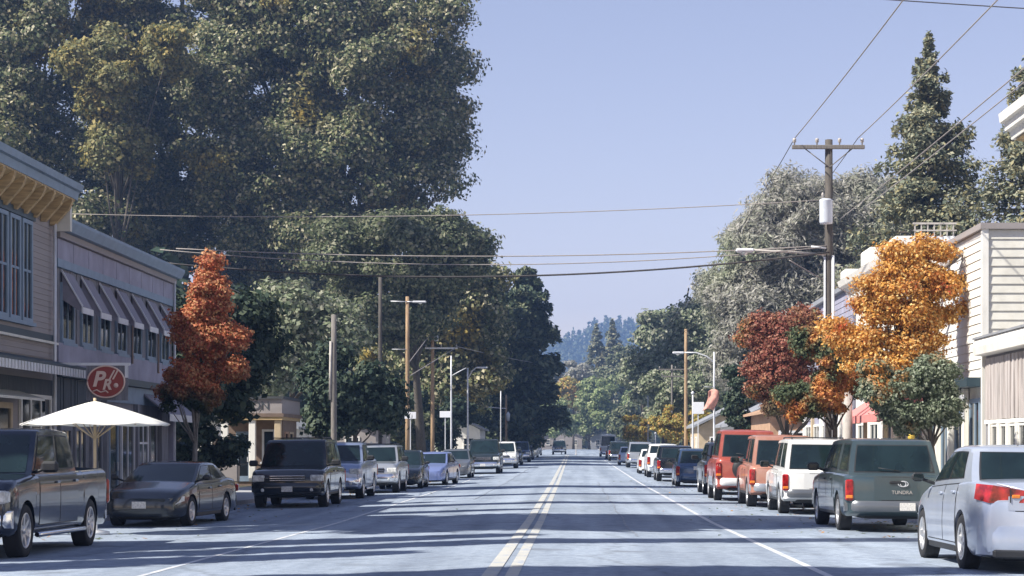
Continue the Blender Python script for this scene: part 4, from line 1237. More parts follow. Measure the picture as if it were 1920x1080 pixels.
def crossarm(p, x0, x1, y, z, m, pins=4, br=True, xc=None):
    b = MB(); b.bbox((x0 + x1) / 2, y - .14, z, x1 - x0, .10, .13, .015); c = b.build('crossarm', m, p)
    for k in range(pins):
        xx = lerp(x0 + .08, x1 - .08, k / (pins - 1))
        b = MB(); b.lathe([(0, .07), (.02, .07), (.025, .14), (.06, .16), (.05, .21), (.065, .23), (.04, .28), (0, .29)], 'z', (xx, y - .14, z), 10); b.build('insulator', M['stone'], c)
    if br:
        xc = xc if xc is not None else (x0 + x1) / 2
        b = MB()
        for q in (x0 + (xc - x0) * .35, x1 - (x1 - xc) * .35):
            b.tube([(q, y - .12, z - .05), (xc, y - .12, z - .65)], .018, 5)
        b.build('brace', m, c)
    return c

def lamp_arm(p, pts, m, head_len=.7, dirx=1, top=False):
    b = MB(); b.tube(pts, .04, 6); a = b.build('lamp_arm', m, p)
    e = Vector(pts[-1])
    h = MB(); h.bbox(e.x + dirx * head_len / 2, e.y, e.z - .01, head_len, .26, .13, .05); hd = h.build('lamp_head', M['galv'], a)
    h = MB(); h.lathe([(.12, 0), (.11, -.05), (.05, -.09), (0, -.10)], 'z', (e.x + dirx * head_len * .55, e.y, e.z - .07), 12); h.build('lens', M['head'], hd)

# main pole on the right
p, x, z1, g = pole(1554, 61.6, 262, .17, .12, M['pole_dark'], 'tall dark utility pole with crossarm and transformer on the right')
YP = 61.6
zc = at(0, 277, YP).z
xa, xb = at(1484, 0, YP).x, at(1620, 0, YP).x
crossarm(p, xa, xb, YP, zc, M['pole_grey'], 4, True, x)
tz0, tz1 = at(0, 422, YP).z, at(0, 376, YP).z
b = MB(); b.lathe([(0, tz0 - .02), (.19, tz0), (.21, tz0 + .05), (.21, tz1 - .06), (.22, tz1 - .04), (.16, tz1), (0, tz1 + .02)], 'z', (at(1546, 0, YP).x, YP - .36, 0), 18)
tr = b.build('transformer', M['trafo'], p)
b = MB(); b.lathe([(0, tz1), (.04, tz1), (.03, tz1 + .1), (.05, tz1 + .12), (.03, tz1 + .2), (0, tz1 + .22)], 'z', (at(1540, 0, YP).x, YP - .36, 0), 8); b.build('bushing', M['stone'], tr)
b = MB(); b.tube([(x + .12, YP - .12, g), (x + .12, YP - .12, at(0, 480, YP).z)], .05, 6); b.tube([(x - .14, YP - .1, g), (x - .14, YP - .1, at(0, 482, YP).z)], .035, 6); b.build('conduit', M['galv'], p)
zz = at(0, 478, YP).z
lamp_arm(p, [(x - .1, YP - .1, zz), (x - 1.2, YP - .1, zz + .08), (x - 2.4, YP - .12, zz + .14)], M['stone'], .6, -1)
b = MB(); b.tube([(x - .1, YP - .1, at(0, 466, YP).z), (at(1520, 0, YP).x, YP - .1, at(0, 463, YP).z)], .035, 6); b.build('bracket', M['galv'], p)

# left-hand poles
p, x, z1, g = pole(626, 88, 590, .145, .12, M['pole_grey'], 'thick grey topped wooden pole behind the black SUV')
b = MB(); b.tube([(x - .16, 87.9, at(0, 750, 88).z), (x - .13, 87.9, at(0, 640, 88).z)], .06, 6); b.build('conduit', M['stone'], p)
p, x, z1, g = pole(713, 118, 520, .13, .11, M['pole_dark'], 'nearly black pole half lost in the trees on the left', group='utility poles')
p, x, z1, g = pole(764, 126, 556, .15, .12, M['pole_wood'], 'tan wooden pole with lamp heads on both sides of its top')
zq = at(0, 566, 126).z
lamp_arm(p, [(x, 125.85, zq), (x + .35, 125.85, zq)], M['galv'], .9, 1)
b = MB(); b.tube([(x, 125.85, zq), (at(733, 0, 126).x, 125.85, zq + .03)], .035, 6); b.build('bracket', M['galv'], p)
b = MB(); b.tube([(x, 125.9, at(0, 655, 126).z), (at(735, 0, 126).x, 125.9, at(0, 655, 126).z)], .02, 5); b.build('spur', M['galv'], p)
p, x, z1, g = pole(811, 150, 612, .16, .13, M['pole_wood'], 'pale tan wooden pole with a low crossarm and guy wires')
crossarm(p, at(797, 0, 150).x, at(858, 0, 150).x, 150, at(0, 653, 150).z, M['galv'], 3, False)
b = MB(); b.lathe([(0, 0), (.16, .02), (.16, .5), (0, .52)], 'z', (x + .3, 149.8, at(0, 640, 150).z), 12); b.build('transformer', M['galv'], p)
for q, (u, v) in enumerate((((808, 625), (768, 678)), ((858, 650), (768, 705)))):
    b = MB(); A = at(u[0], u[1], 150); B = at(v[0], v[1], 126); b.tube([A, B], .03, 5)
    o = b.build('guy_wire', M['wiregrey'], None); tag(o, ['guy wire slanting from the pale tan pole top to the lamp topped pole', 'guy wire slanting from the low crossarm to the lamp topped pole'][q], 'wire')
LGp = 'galvanised street lamps'
p, x, z1, g = pole(846, 135, 667, .07, .05, M['galv'], 'thin grey metal post behind the pale tan pole', 'street_lamp', 'street lamp', LGp)
b = MB(); b.tube([(x, 135, at(0, 705, 135).z), (at(862, 0, 135).x, 135, at(0, 696, 135).z), (at(874, 0, 135).x, 135, at(0, 690, 135).z)], .035, 6); b.build('lamp_arm', M['galv'], p)
p, x, z1, g = pole(877, 158, 690, .08, .06, M['galv'], 'street lamp arching toward the road left of the high dark pickup', 'street_lamp', 'street lamp', LGp)
lamp_arm(p, [(x, 158, at(0, 712, 158).z), (at(884, 0, 158).x, 158, at(0, 697, 158).z), (at(893, 0, 158).x, 158, at(0, 689, 158).z)], M['galv'], .95, 1)
p, x, z1, g = pole(939, 185, 733, .07, .05, M['galv'], 'slim street lamp with its arm reaching left over the dark pickup', 'street_lamp', 'street lamp', LGp)
lamp_arm(p, [(x, 185, z1), (at(920, 0, 185).x, 185, z1 + .05), (at(905, 0, 185).x, 185, z1 - .1), (at(882, 0, 185).x, 185, at(0, 748, 185).z)], M['galv'], .3, -1)
p, x, z1, g = pole(949, 200, 740, .14, .10, M['pole_wood'], 'short wooden pole beside the slim far left lamp')
b = MB(); b.tube([(x, 199.8, at(0, 766, 200).z), (at(893, 0, 200).x, 199.8, at(0, 762, 200).z)], .05, 6); b.build('bracket', M['galv'], p)
b = MB(); b.lathe([(0, 0), (.14, .05), (.22, .7), (.05, 1.0), (0, 1.0)], 'z', (x + .22, 199.7, at(0, 790, 200).z), 10); b.build('transformer', M['galv'], p)
p, x, z1, g = pole(1002, 260, 714, .11, .09, M['pole_grey'], 'short pale pole above the orange shrub far down the left')
# right-hand poles
p, x, z1, g = pole(1286, 141, 617, .14, .11, M['pole_wood'], 'bare tan wooden pole rising from the yellow trees on the right')
p, x, z1, g = pole(1339, 113, 660, .07, .05, M['galv'], 'galvanised street lamp on the right with a long arched arm', 'street_lamp', 'street lamp', LGp)
lamp_arm(p, [(x, 113, at(0, 680, 113).z), (at(1325, 0, 113).x, 113, at(0, 668, 113).z), (at(1305, 0, 113).x, 113, at(0, 661, 113).z), (at(1283, 0, 113).x, 113, at(0, 661, 113).z)], M['galv'], .7, -1)
p, x, z1, g = pole(1260, 185, 684, .11, .09, M['pole_grey'], 'thin grey pole with a short double crossarm on the right')
crossarm(p, at(1235, 0, 185).x, at(1298, 0, 185).x, 185, at(0, 693, 185).z, M['pole_grey'], 3, False)
crossarm(p, at(1240, 0, 185).x, at(1290, 0, 185).x, 185, at(0, 706, 185).z, M['pole_grey'], 3, False)
for px, Y, pt, lb in ((1215, 205, 742, 'slim white post in front of the yellow trees'), (1299, 125, 740, 'white post under the small square sign'), (1229, 175, 815, 'short white post behind the white pickup')):
    p, x, z1, g = pole(px, Y, pt, .06, .05, M['galv'], lb, 'lamp_post', 'post', None)
    b = MB(); b.lathe([(0, 0), (.09, .02), (.11, .12), (.05, .22), (0, .23)], 'z', (x, Y, z1), 10); b.build('cap', M['galv'], p)
# mottled column at the pavement under the maples
x = at(1588, 0, 63).x
c_ = thing('porch_column', 'mottled pale column left of the red awning', 'column', (x, 63, G(x, 63) + .12))
b = MB(); b.tube([(x, 63, G(x, 63) + .1), (x + .02, 63, 1.6), (x, 63, at(0, 700, 63).z)], [.19, .17, .16], 12); b.build('shaft', M['stone'], c_)
b = MB(); b.bbox(x, 63, G(x, 63) + .25, .5, .5, .3, .03); b.build('base', M['stone'], c_)

# traffic signs on the left: plates on posts
for px, py, Y, lb in ((770, 779, 125, 'white rectangular sign fixed low on the lamp topped pole'), (835, 777, 134, 'white rectangular sign left of the thin metal post')):
    c = at(px, py, Y)
    s = thing('road_sign', lb, 'sign', (c.x, Y - .25, c.z), group='white rectangular signs')
    b = MB(); b.bbox(c.x, Y - .25, c.z, .74, .03, .44, .01); b.build('plate', M['signwhite'], s)
    b = MB(); b.box(c.x - .03, c.x + .03, Y - .22, Y - .16, G(c.x, Y), c.z + .2); b.build('post', M['galv'], s)
c = at(1309, 765, 122)
s = thing('road_sign', 'small square white sign beside the red and white banner', 'sign', (c.x, 122, c.z))
b = MB(); b.bbox(c.x, 122, c.z, .75, .04, .75, .01); b.build('plate', M['signwhite'], s)
b = MB(); b.box(c.x - .03, c.x + .03, 122.03, 122.09, G(c.x, 122), c.z + .2); b.build('post', M['galv'], s)
# banner
c = at(1335, 752, 112)
s = thing('banner', 'red and white banner curling from the right hand street lamp', 'banner', (c.x, 112, c.z))
b = MB()
b.grid(lambda u, v: (c.x + (u - .5) * .62 + .08 * math.sin(v * 4) - (v - .5) * .25, 112.6 + .12 * math.sin(u * 5 + v * 3), c.z + (.5 - v) * 1.15 + .15 * math.sin(u * 3)), np.linspace(0, 1, 9), np.linspace(0, 1, 13))
o = b.build('cloth', M['banner'], s); md = o.modifiers.new('thickness', 'SOLIDIFY'); md.thickness = .02
b = MB(); b.tube([(at(1339, 0, 113).x, 113, c.z + .85), (c.x - .4, 112.6, c.z + .85)], .02, 5); b.build('rod', M['galv'], s)

# street crossing markers far down the road
for px, Y, m, lb in ((1053, 262, M['black'], 'dark marker post standing in the far roadway'), (1080, 258, M['stone'], 'pale yellow marker post on the far centre line')):
    x = at(px, 0, Y).x; g = G(x, Y)
    s = thing('marker_post', lb, 'marker', (x, Y, g))
    b = MB(); b.lathe([(0, 0), (.18, 0), (.15, .06), (.05, .08), (.045, 1.15), (0, 1.2)], 'z', (x, Y, g), 12); b.build('post', m, s)
    b = MB(); b.bbox(x, Y - .06, g + 1.0, .22, .02, .42, .01); b.build('plate', m, s)

# big oval sign over the umbrella
c = at(200, 716, 47.5)
s = thing('oval_sign', 'hanging oval maroon sign with pale script letters above the umbrella', 'sign', (c.x, 47.5, c.z))
A_, B_ = .46, .39
b = MB()
n = 40
el = [(c.x + A_ * math.cos(t) + .0, c.z + B_ * math.sin(t)) for t in np.linspace(0, 2 * PI, n, endpoint=False)]
b.prism(el, 'y', 47.42, 47.58); face = b.build('sign_face', M['signred'], s)
b = MB(); b.tube([(c.x + (A_ + .0) * math.cos(t), 47.42, c.z + (B_) * math.sin(t)) for t in np.linspace(0, 2 * PI, n + 1)], .022, 6, caps=False); b.build('rim', M['signpink'], face)
tilt = R(0)
for tx, sz, dx, dz in (('P', .52, -.20, .05), ('R', .36, .02, -.08), ("//", .30, .17, .16)):
    me = text_mesh(tx, sz, .01, True, .25)
    place_text(me, 'lettering', M['signpink'], face, (dx, -.095, dz), (PI / 2, 0, 0))
b = MB(); b.lathe([(0, -.105), (.055, -.10), (.06, -.08), (0, -.08)], 'y', (c.x + .25, 47.5, c.z - .09), 14); b.build('dot', M['signpink'], face)
b = MB(); b.tube([(c.x - .33, 47.40, c.z - .24), (c.x - .22, 47.40, c.z - .20), (c.x - .12, 47.40, c.z - .26), (c.x, 47.40, c.z - .22), (c.x + .06, 47.40, c.z - .27)], .018, 6); b.build('flourish', M['signpink'], face)
b = MB(); b.box(c.x - .50, c.x + .53, 47.48, 47.52, c.z - .46, c.z + .40); b.build('back_board', M['greyboard'], s)
b = MB(); b.box(X0 + .05, c.x + .58, 47.46, 47.54, c.z + .405, c.z + .47); b.box(c.x + .46, c.x + .53, 47.455, 47.545, c.z + .10, c.z + .404); b.build('bracket', M['signwhite'], s)

# umbrella between the pickup and the sedan
YU = 37.2
c = at(178, 795, YU)
s = thing('patio_umbrella', 'open cream patio umbrella behind the navy pickup', 'umbrella', (c.x, YU, G(c.x, YU)))
RU, ZE, ZT = 1.46, c.z - .0, at(0, 752, YU).z
b = MB()
def up(a, t):
    k = (a / (2 * PI) * 8) % 1
    rr = RU * t * (1 - .055 * math.sin(PI * k) * t)
    z = ZT + (ZE - ZT) * (t ** 1.15) - .03 * math.sin(PI * k) * t
    return (c.x + rr * math.cos(a), YU + rr * math.sin(a), z)
b.grid(up, np.linspace(0, 2 * PI, 65), [.02, .1, .3, .5, .7, .85, .95, 1.0], smooth=True)
cn = b.build('canopy', M['canvas'], s, sharp=12); md = cn.modifiers.new('thickness', 'SOLIDIFY'); md.thickness = .01
b = MB()
for k in range(8):
    a = 2 * PI * k / 8
    b = MB(); b.tube([(c.x + .03 * math.cos(a), YU + .03 * math.sin(a), ZT - .06), (c.x + RU * .99 * math.cos(a), YU + RU * .99 * math.sin(a), ZE - .02)], .012, 5)
    b.tube([(c.x + .03 * math.cos(a), YU + .03 * math.sin(a), ZE - .28), (c.x + RU * .5 * math.cos(a), YU + RU * .5 * math.sin(a), ZE + (ZT - ZE) * .48)], .010, 5); b.build('rib', M['ochre'], s)
b = MB(); b.tube([(c.x, YU, G(c.x, YU)), (c.x, YU, ZT + .06)], .03, 10); b.build('pole', M['ochre'], s)
b = MB(); b.lathe([(0, .0), (.28, 0), (.28, .06), (.05, .1), (.05, .3), (0, .3)], 'z', (c.x, YU, G(c.x, YU)), 18); b.build('base', M['galv'], s)

# small things on the right pavement
x = at(1706, 0, 50.5).x
s = thing('hydrant', 'yellow fire hydrant at the right kerb', 'fire hydrant', (x, 50.3, G(x, 50) + .13))
# drawn tall in the picture: a yellow topped ornamental post
g = G(x, 50) + .12
b = MB(); b.lathe([(0, 0), (.10, 0), (.08, .1), (.06, .2), (.05, 1.8), (.09, 1.84), (.09, 2.0), (0, 2.03)], 'z', (x, 50.3, g), 12); s['label'] = 'yellow capped post at the right kerb'; s['category'] = 'post'; s.name = 'kerb_post'
b.build('shaft', M['yellowobj'], s)
b = MB(); b.bbox(x, 50.3, g + .04, .3, .3, .08, .02); b.build('base', M['galv'], s)

# ------------------------------------------------------------------ wires
def wire(A, B, sag, rad, label, m=None, n=24, group='overhead wires'):
    A, B = Vector(A), Vector(B)
    pts = [A.lerp(B, t) + Vector((0, 0, -sag * 4 * t * (1 - t))) for t in np.linspace(0, 1, n)]
    b = MB(); b.tube(pts, rad, 5)
    o = b.build('overhead_wire', m or M['wire'], None); tag(o, label, 'wire', group)
    return o
zi = zc + .3
for k, (xx, zz_, lb) in enumerate(((xa + .1, zi, 'overhead line leaving the left end of the big crossarm'), (xb - .2, zi, 'overhead line from the right end of the big crossarm'),
        (10.4, 10.6, 'third overhead line sloping up past the conifer'), (11.3, 11.0, 'rightmost overhead line sloping up past the conifer'))):
    A = Vector((xx, YP - .14 if k < 2 else 75, zz_ if k < 2 else zz_))
    wire(A, (xx - .0, 6.0, zz_ + .1), .35 if k < 2 else .2, .017, lb, M['wiregrey'])
wire((xa + .1, YP - .1, zi), (xa - .9, 141, 10.2), .9, .014, 'overhead line running away from the left end of the big crossarm')
wire((xb - .2, YP - .1, zi), (xb - 1.2, 141, 10.2), .9, .014, 'overhead line running away from the right end of the big crossarm')
Lp = lambda px, py, Y: at(px, py, Y)
wire(Lp(130, 401, 61.8), Lp(1556, 374, 61.6), .28, .014, 'topmost wire crossing the whole street', M['wiregrey'])
wire(Lp(330, 466, 61.9), Lp(1556, 460, 61.5), .30, .018, 'second wire crossing the street below the topmost one', M['wiregrey'])
wire(Lp(300, 468, 62.2), Lp(1540, 464, 61.4), .52, .016, 'thin crossing wire just under the second one', M['wiregrey'])
wire(Lp(300, 492, 62.4), Lp(1555, 473, 61.4), .62, .03, 'thickest and lowest black cable crossing the street', M['wire'])
wire(Lp(1480, 488, 61.4), Lp(1604, 556, 62.5), .02, .02, 'short service wire slanting down past the big pole', M['wiregrey'])
wire(Lp(1380, -22, 45), Lp(2100, 26, 45), .03, .014, 'nearly level wire at the top right corner', M['wire'])
wire(Lp(858, 650, 150), Lp(1060, 688, 260), .2, .03, 'sagging wire from the pale tan pole toward the far cedar', M['wiregrey'])
wire(Lp(500, 560, 100), Lp(400, 520, 64), .2, .014, 'short wire dropping toward the red topped maple', M['wiregrey'])

# rainwater pipes, vents and meters on the left fronts
for y, z1_, rr_, lb in ((49.2, 7.5, None, ''), ):
    pass
for par, y, z0_, z1_ in (([o for o in COL.objects if o.get('label', '').startswith('taupe two storey')][0], 49.05, .3, 7.6), ([o for o in COL.objects if o.get('label', '').startswith('two storey building with lilac')][0], 63.75, .2, 7.2), ([o for o in COL.objects if o.get('label', '').startswith('big white clapboard')][0], 60.2, .2, 7.3)):
    sx = 1 if par.location.x < 0 else -1
    xx = (X0 if sx > 0 else XR) + sx * .14
    b = MB(); b.tube([(xx, y, z0_), (xx, y, z1_ * .5), (xx, y, z1_)], .045, 7); b.build('downpipe', M['galv'], par)
# ------------------------------------------------------------------ trees
def leaf_mesh(name, C, N, size, m, parent, asp=1.5, rel=None):
    """C: centres (n,3); N: preferred normals (n,3); diamond shaped leaf quads"""
    n = len(C)
    sz = size * rng.uniform(.6, 1.35, (n, 1))
    nr = N + rng.normal(0, .55, (n, 3))
    nr /= np.linalg.norm(nr, axis=1, keepdims=True) + 1e-9
    t = np.cross(nr, rng.normal(0, 1, (n, 3)))
    t /= np.linalg.norm(t, axis=1, keepdims=True) + 1e-9
    bt = np.cross(nr, t)
    a, b_ = t * sz * asp * .5, bt * sz * .5
    fold = nr * sz * .12
    V_ = np.stack([C - a, C - b_ + fold, C + a, C + b_ + fold], 1).reshape(-1, 3)
    if rel is not None: V_ = V_ - np.array(rel)[None]
    me = bpy.data.meshes.new(name)
    me.vertices.add(4 * n); me.loops.add(4 * n); me.polygons.add(n)
    me.vertices.foreach_set('co', V_.astype(np.float32).ravel())
    me.loops.foreach_set('vertex_index', np.arange(4 * n, dtype=np.int32))
    me.polygons.foreach_set('loop_start', np.arange(0, 4 * n, 4, dtype=np.int32))
    me.polygons.foreach_set('loop_total', np.full(n, 4, dtype=np.int32))
    me.update()
    me.materials.append(m)
    o = bpy.data.objects.new(name, me); COL.objects.link(o)
    if parent: o.parent = parent
    return o

def E(px, py, rpx, rpy, Y, ry=None):
    c = at(px, py, Y); s = Y / F
    return (c.x, c.y, c.z, rpx * s, ry if ry else rpx * s * .8, rpy * s)

def tree(label, base, env, cr, ncl, nlf, lsz, m, bark=None, cat='tree', group=None, tr=.25, name='tree', asp=1.5, front=True, lean=None, limbs=14, flat=.75, shell=(.35, 1.0)):
    """env: ellipsoids (x,y,z,rx,ry,rz); cr: clump radius; ncl clumps, nlf leaves in all"""
    bx, by = base
    g = G(bx, by) - .05
    r = thing(name, label, cat, (bx, by, g), group=group)
    w = np.array([e[3] * e[4] * e[5] for e in env]) ** .8; w = w / w.sum()
    cc = []
    for e, wi in zip(env, w):
        k = max(2, int(round(ncl * wi)))
        d = rng.normal(0, 1, (k * 3, 3)); d /= np.linalg.norm(d, axis=1, keepdims=True)
        rad = rng.uniform(.25, 1, (k * 3, 1)) ** .5 * .93
        p = d * rad * np.array([e[3], e[4], e[5]])
        p = p[:k] if not front else p[np.argsort(p[:, 1] / e[4] + rng.uniform(0, 1.3, len(p)))[:k]]
        cc.append(p + np.array([e[0], e[1], e[2]]))
    cc = np.concatenate(cc)
    rads = cr * rng.uniform(.6, 1.35, len(cc))
    per = rads ** 2; per = per / per.sum() * nlf
    Cs, Ns = [], []
    for c, rd, k in zip(cc, rads, per):
        k = int(k)
        if k < 3: continue
        d = rng.normal(0, 1, (k, 3)); d /= np.linalg.norm(d, axis=1, keepdims=True)
        q = rng.uniform(shell[0], shell[1], (k, 1)) ** .6 * (1 + rng.normal(0, .10, (k, 1)))
        # lumpy clump outline
        lump = 1 + .22 * np.sin(d[:, :1] * 5 + c[0]) * np.cos(d[:, 2:] * 6 + c[2]) + .15 * np.sin(d[:, 1:2] * 9 + c[1])
        p = d * q * rd * lump * np.array([1.12, 1.0, flat])
        Cs.append(c + p); Ns.append(d + np.array([0, 0, .35]))
    leaf_mesh('crown', np.concatenate(Cs), np.concatenate(Ns), lsz, m, r, asp, rel=(bx, by, g))
    # trunk and limbs
    zs = [e[2] - e[5] for e in env]; ztop = max(e[2] + e[5] * .4 for e in env)
    cxm = sum(e[0] * wi for e, wi in zip(env, w)); cym = sum(e[1] * wi for e, wi in zip(env, w))
    b = MB()
    zf = min(zs) + (ztop - min(zs)) * .25
    P0 = Vector((bx, by, g)); P1 = Vector((lerp(bx, cxm, .35), lerp(by, cym, .35), zf)); P2 = Vector((cxm, cym, ztop))
    tp = [P0 * (1 - t) ** 2 + P1 * 2 * t * (1 - t) + P2 * t * t for t in np.linspace(0, 1, 9)]
    b.tube(tp, [lerp(tr * 1.15, tr * .18, t ** .8) for t in np.linspace(0, 1, 9)], 9)
    sel = rng.permutation(len(cc))[:limbs]
    for i in sel:
        e = Vector(cc[i])
        t0 = min(.8, max(.12, ((e.z - P0.z) / (P2.z - P0.z + .01)) * .6))
        j = int(t0 * 8); s0 = tp[j]
        mid = s0.lerp(e, .5) + Vector((0, 0, -.06 * (e - s0).length + rng.uniform(-.1, .2)))
        rr_ = tr * lerp(.5, .22, t0)
        b.tube([s0, s0.lerp(mid, .5) + Vector((0, 0, .05)), mid, e], [rr_, rr_ * .75, rr_ * .5, rr_ * .15], 6)
    b.build('trunk', bark or M['bark'], r)
    return r

def conifer(label, px, pytop, Y, h, rad, m, nlf, lsz, group='tall conifers', power=.9, gap=.0, droop=.25, base_z=.12, tr=.3, name='conifer', x=None, pitch=.75, zlow=.10):
    X_ = x if x is not None else at(px, 0, Y).x
    zt = at(0, pytop, Y).z if pytop is not None else G(X_, Y) + h
    g = G(X_, Y) - .1
    H_ = zt - g
    r = thing(name, label, 'conifer', (X_, Y, g), group=group)
    b = MB(); b.tube([(X_, Y, g), (X_, Y, g + H_ * .5), (X_, Y, zt - .3)], [tr, tr * .55, .03], 9)
    Cs, Ns = [], []
    nb = 0
    z = g + H_ * zlow
    specs = []
    while z < zt - .2:
        f = (z - g) / H_
        rr = rad * (1 - f) ** power * (1 if f > .18 else .8)
        k = 6 if rr > .8 else 4
        for i in range(k):
            a = rng.uniform(0, 2 * PI); L_ = rr * rng.uniform(.55, 1.18)
            if rng.uniform() < gap: continue
            specs.append((z + rng.uniform(-.2, .2), a, max(L_, .2)))
        z += pitch * (.6 + .5 * (1 - f))
    tot = sum(s_[2] for s_ in specs)
    for zz, a, L_ in specs:
        k = max(5, int(nlf * L_ / tot))
        t = rng.uniform(.08, 1, k) ** .75
        wdt = (.10 + .24 * t * (1.15 - t)) * L_ + .12
        lat = rng.normal(0, 1, k) * wdt * .6
        x_ = X_ + math.cos(a) * t * L_ - math.sin(a) * lat
        y_ = Y + math.sin(a) * t * L_ + math.cos(a) * lat
        z_ = zz - droop * L_ * t ** 1.6 + .14 * L_ * t + rng.normal(0, .10 + .05 * L_, k) - abs(lat) * .3
        Cs.append(np.stack([x_, y_, z_], 1)); Ns.append(np.tile([math.cos(a) * .4, math.sin(a) * .4, .8], (k, 1)))
        if L_ > .6:
            b.tube([(X_, Y, zz), (X_ + math.cos(a) * L_ * .5, Y + math.sin(a) * L_ * .5, zz + .02 * L_), (X_ + math.cos(a) * L_ * .9, Y + math.sin(a) * L_ * .9, zz - droop * L_ * .7 + .1 * L_)], [.03 + .012 * L_, .02 + .006 * L_, .008], 5)
    leaf_mesh('crown', np.concatenate(Cs), np.concatenate(Ns), lsz, m, r, 2.2, rel=(X_, Y, g))
    b.build('trunk', M['bark'], r)
    return r

OAK = leaf_mat('oak_leaves', [(.11, .135, .055), (.18, .20, .085), (.33, .31, .17), (.13, .16, .075), (.54, .50, .34), (.23, .235, .12), (.065, .085, .045)],
               patch=[(.34, .26, .06), (.22, .20, .07), (.44, .33, .08), (.15, .15, .06)], patch_scale=.13, patch_pos=(.55, .66), transl=.34)
OAKG = leaf_mat('golden_leaves', [(.38, .31, .10), (.24, .23, .09), (.44, .35, .12), (.13, .15, .06), (.20, .20, .09)], patch=[(.13, .15, .06), (.21, .22, .09), (.38, .34, .17), (.27, .26, .12)], patch_scale=.25, patch_pos=(.46, .58), transl=.35)
MIDG = leaf_mat('mid_green_leaves', [(.13, .16, .08), (.20, .22, .12), (.08, .10, .055), (.29, .29, .19)], transl=.35)
PALEG = leaf_mat('pale_green_leaves', [(.24, .28, .16), (.33, .36, .24), (.14, .17, .10), (.41, .41, .30)], transl=.35)
DARKG = leaf_mat('dark_leaves', [(.035, .06, .038), (.055, .08, .052), (.085, .11, .065), (.022, .038, .026)], transl=.2)
CEDAR = leaf_mat('cedar_sprays', [(.08, .11, .065), (.12, .15, .08), (.20, .215, .12), (.05, .075, .048)], transl=.2)
CEDARL = leaf_mat('fir_sprays', [(.17, .19, .13), (.25, .265, .18), (.12, .145, .105), (.36, .35, .24), (.30, .27, .14)], transl=.25)
FARG = leaf_mat('bright_green_leaves', [(.22, .28, .11), (.29, .34, .15), (.15, .20, .09), (.38, .41, .21)], transl=.35)
GREY = leaf_mat('grey_twigs', [(.36, .35, .31), (.46, .445, .39), (.26, .26, .225), (.55, .53, .47), (.31, .32, .24)], patch=[(.33, .38, .24), (.43, .46, .32), (.24, .28, .17), (.50, .51, .38)], patch_scale=.12, transl=.48)
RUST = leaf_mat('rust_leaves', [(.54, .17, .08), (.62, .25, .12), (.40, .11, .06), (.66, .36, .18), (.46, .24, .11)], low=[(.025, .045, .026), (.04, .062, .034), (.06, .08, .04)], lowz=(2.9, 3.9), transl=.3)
MAROON = leaf_mat('maroon_leaves', [(.27, .085, .06), (.34, .13, .085), (.20, .06, .045), (.42, .21, .14), (.24, .12, .075)], patch=[(.38, .16, .06), (.16, .17, .08), (.45, .22, .09), (.22, .11, .06)], patch_scale=.5, patch_pos=(.55, .64), low=[(.08, .105, .05), (.13, .15, .08), (.045, .065, .035)], lowz=(2.4, 3.9), transl=.3)
ORANGE = leaf_mat('orange_leaves', [(.68, .35, .08), (.76, .45, .12), (.54, .23, .06), (.80, .58, .24), (.48, .28, .10)], patch=[(.55, .16, .05), (.42, .08, .04), (.66, .28, .07), (.34, .20, .08)], patch_scale=.55, patch_pos=(.57, .66), low=[(.14, .17, .09), (.10, .13, .07), (.50, .26, .08), (.20, .22, .13)], lowz=(2.4, 3.4), transl=.4)
OGREEN = leaf_mat('orange_green_leaves', [(.60, .27, .08), (.52, .19, .06), (.64, .36, .12), (.42, .16, .07)], patch=[(.09, .12, .06), (.15, .17, .09), (.06, .085, .045)], patch_scale=.8, patch_pos=(.46, .54), transl=.3)
SAGE = leaf_mat('sage_leaves', [(.17, .21, .13), (.24, .28, .19), (.11, .14, .09), (.32, .35, .26)], patch=[(.60, .30, .08), (.20, .22, .12), (.50, .22, .07)], patch_scale=.9, patch_pos=(.60, .68), transl=.3)
YELG = leaf_mat('yellow_green_leaves', [(.46, .38, .10), (.36, .34, .11), (.55, .41, .11), (.27, .27, .10), (.52, .31, .10)], transl=.35)

# --- the great trees on the left
Yb = 190
tree('huge dark oak with golden patches filling the upper left sky', (-25, 196),
     [E(700, 170, 180, 180, Yb, 11), E(560, 40, 200, 170, Yb, 11), E(560, 320, 240, 170, Yb, 11), E(800, 60, 80, 100, Yb, 7), E(812, 240, 70, 80, Yb, 7), E(775, 350, 80, 60, Yb, 7), E(825, 330, 50, 80, Yb, 6), E(470, 200, 120, 160, Yb, 9), E(600, 470, 190, 80, Yb, 10)],
     2.0, 400, 300000, .27, OAK, tr=1.2, limbs=70, name='oak_tree', group='great trees behind the left buildings')
tree('broad oak with golden upper crown left of the huge dark one', (-44, 205),
     [E(330, 60, 190, 170, 200, 10), E(300, 270, 170, 150, 200, 10), E(230, 130, 110, 130, 198, 9), E(360, 420, 180, 110, 200, 10), E(500, 560, 120, 100, 200, 8), E(430, 450, 110, 90, 202, 8)],
     2.0, 190, 140000, .30, OAK, tr=1.1, limbs=40, name='oak_tree', group='great trees behind the left buildings')
tree('yellowing tree between the two oaks on the left', (-44, 184), [E(195, 150, 62, 120, 180, 5), E(235, 290, 40, 70, 180, 5), E(330, 90, 50, 55, 180, 5)],
     1.6, 40, 36000, .27, OAKG, tr=.5, limbs=14, group='great trees behind the left buildings')
tree('darker oak cut by the left edge above the bracketed shop', (-58, 195),
     [E(40, 60, 150, 170, 188, 10), E(130, 0, 110, 120, 195, 9), E(100, 330, 110, 90, 195, 9), E(20, 260, 140, 140, 188, 10), E(60, 190, 80, 80, 186, 8), E(180, 400, 110, 120, 188, 9)],
     2.0, 170, 130000, .28, OAK, tr=1.0, limbs=26, name='oak_tree', group='great trees behind the left buildings')
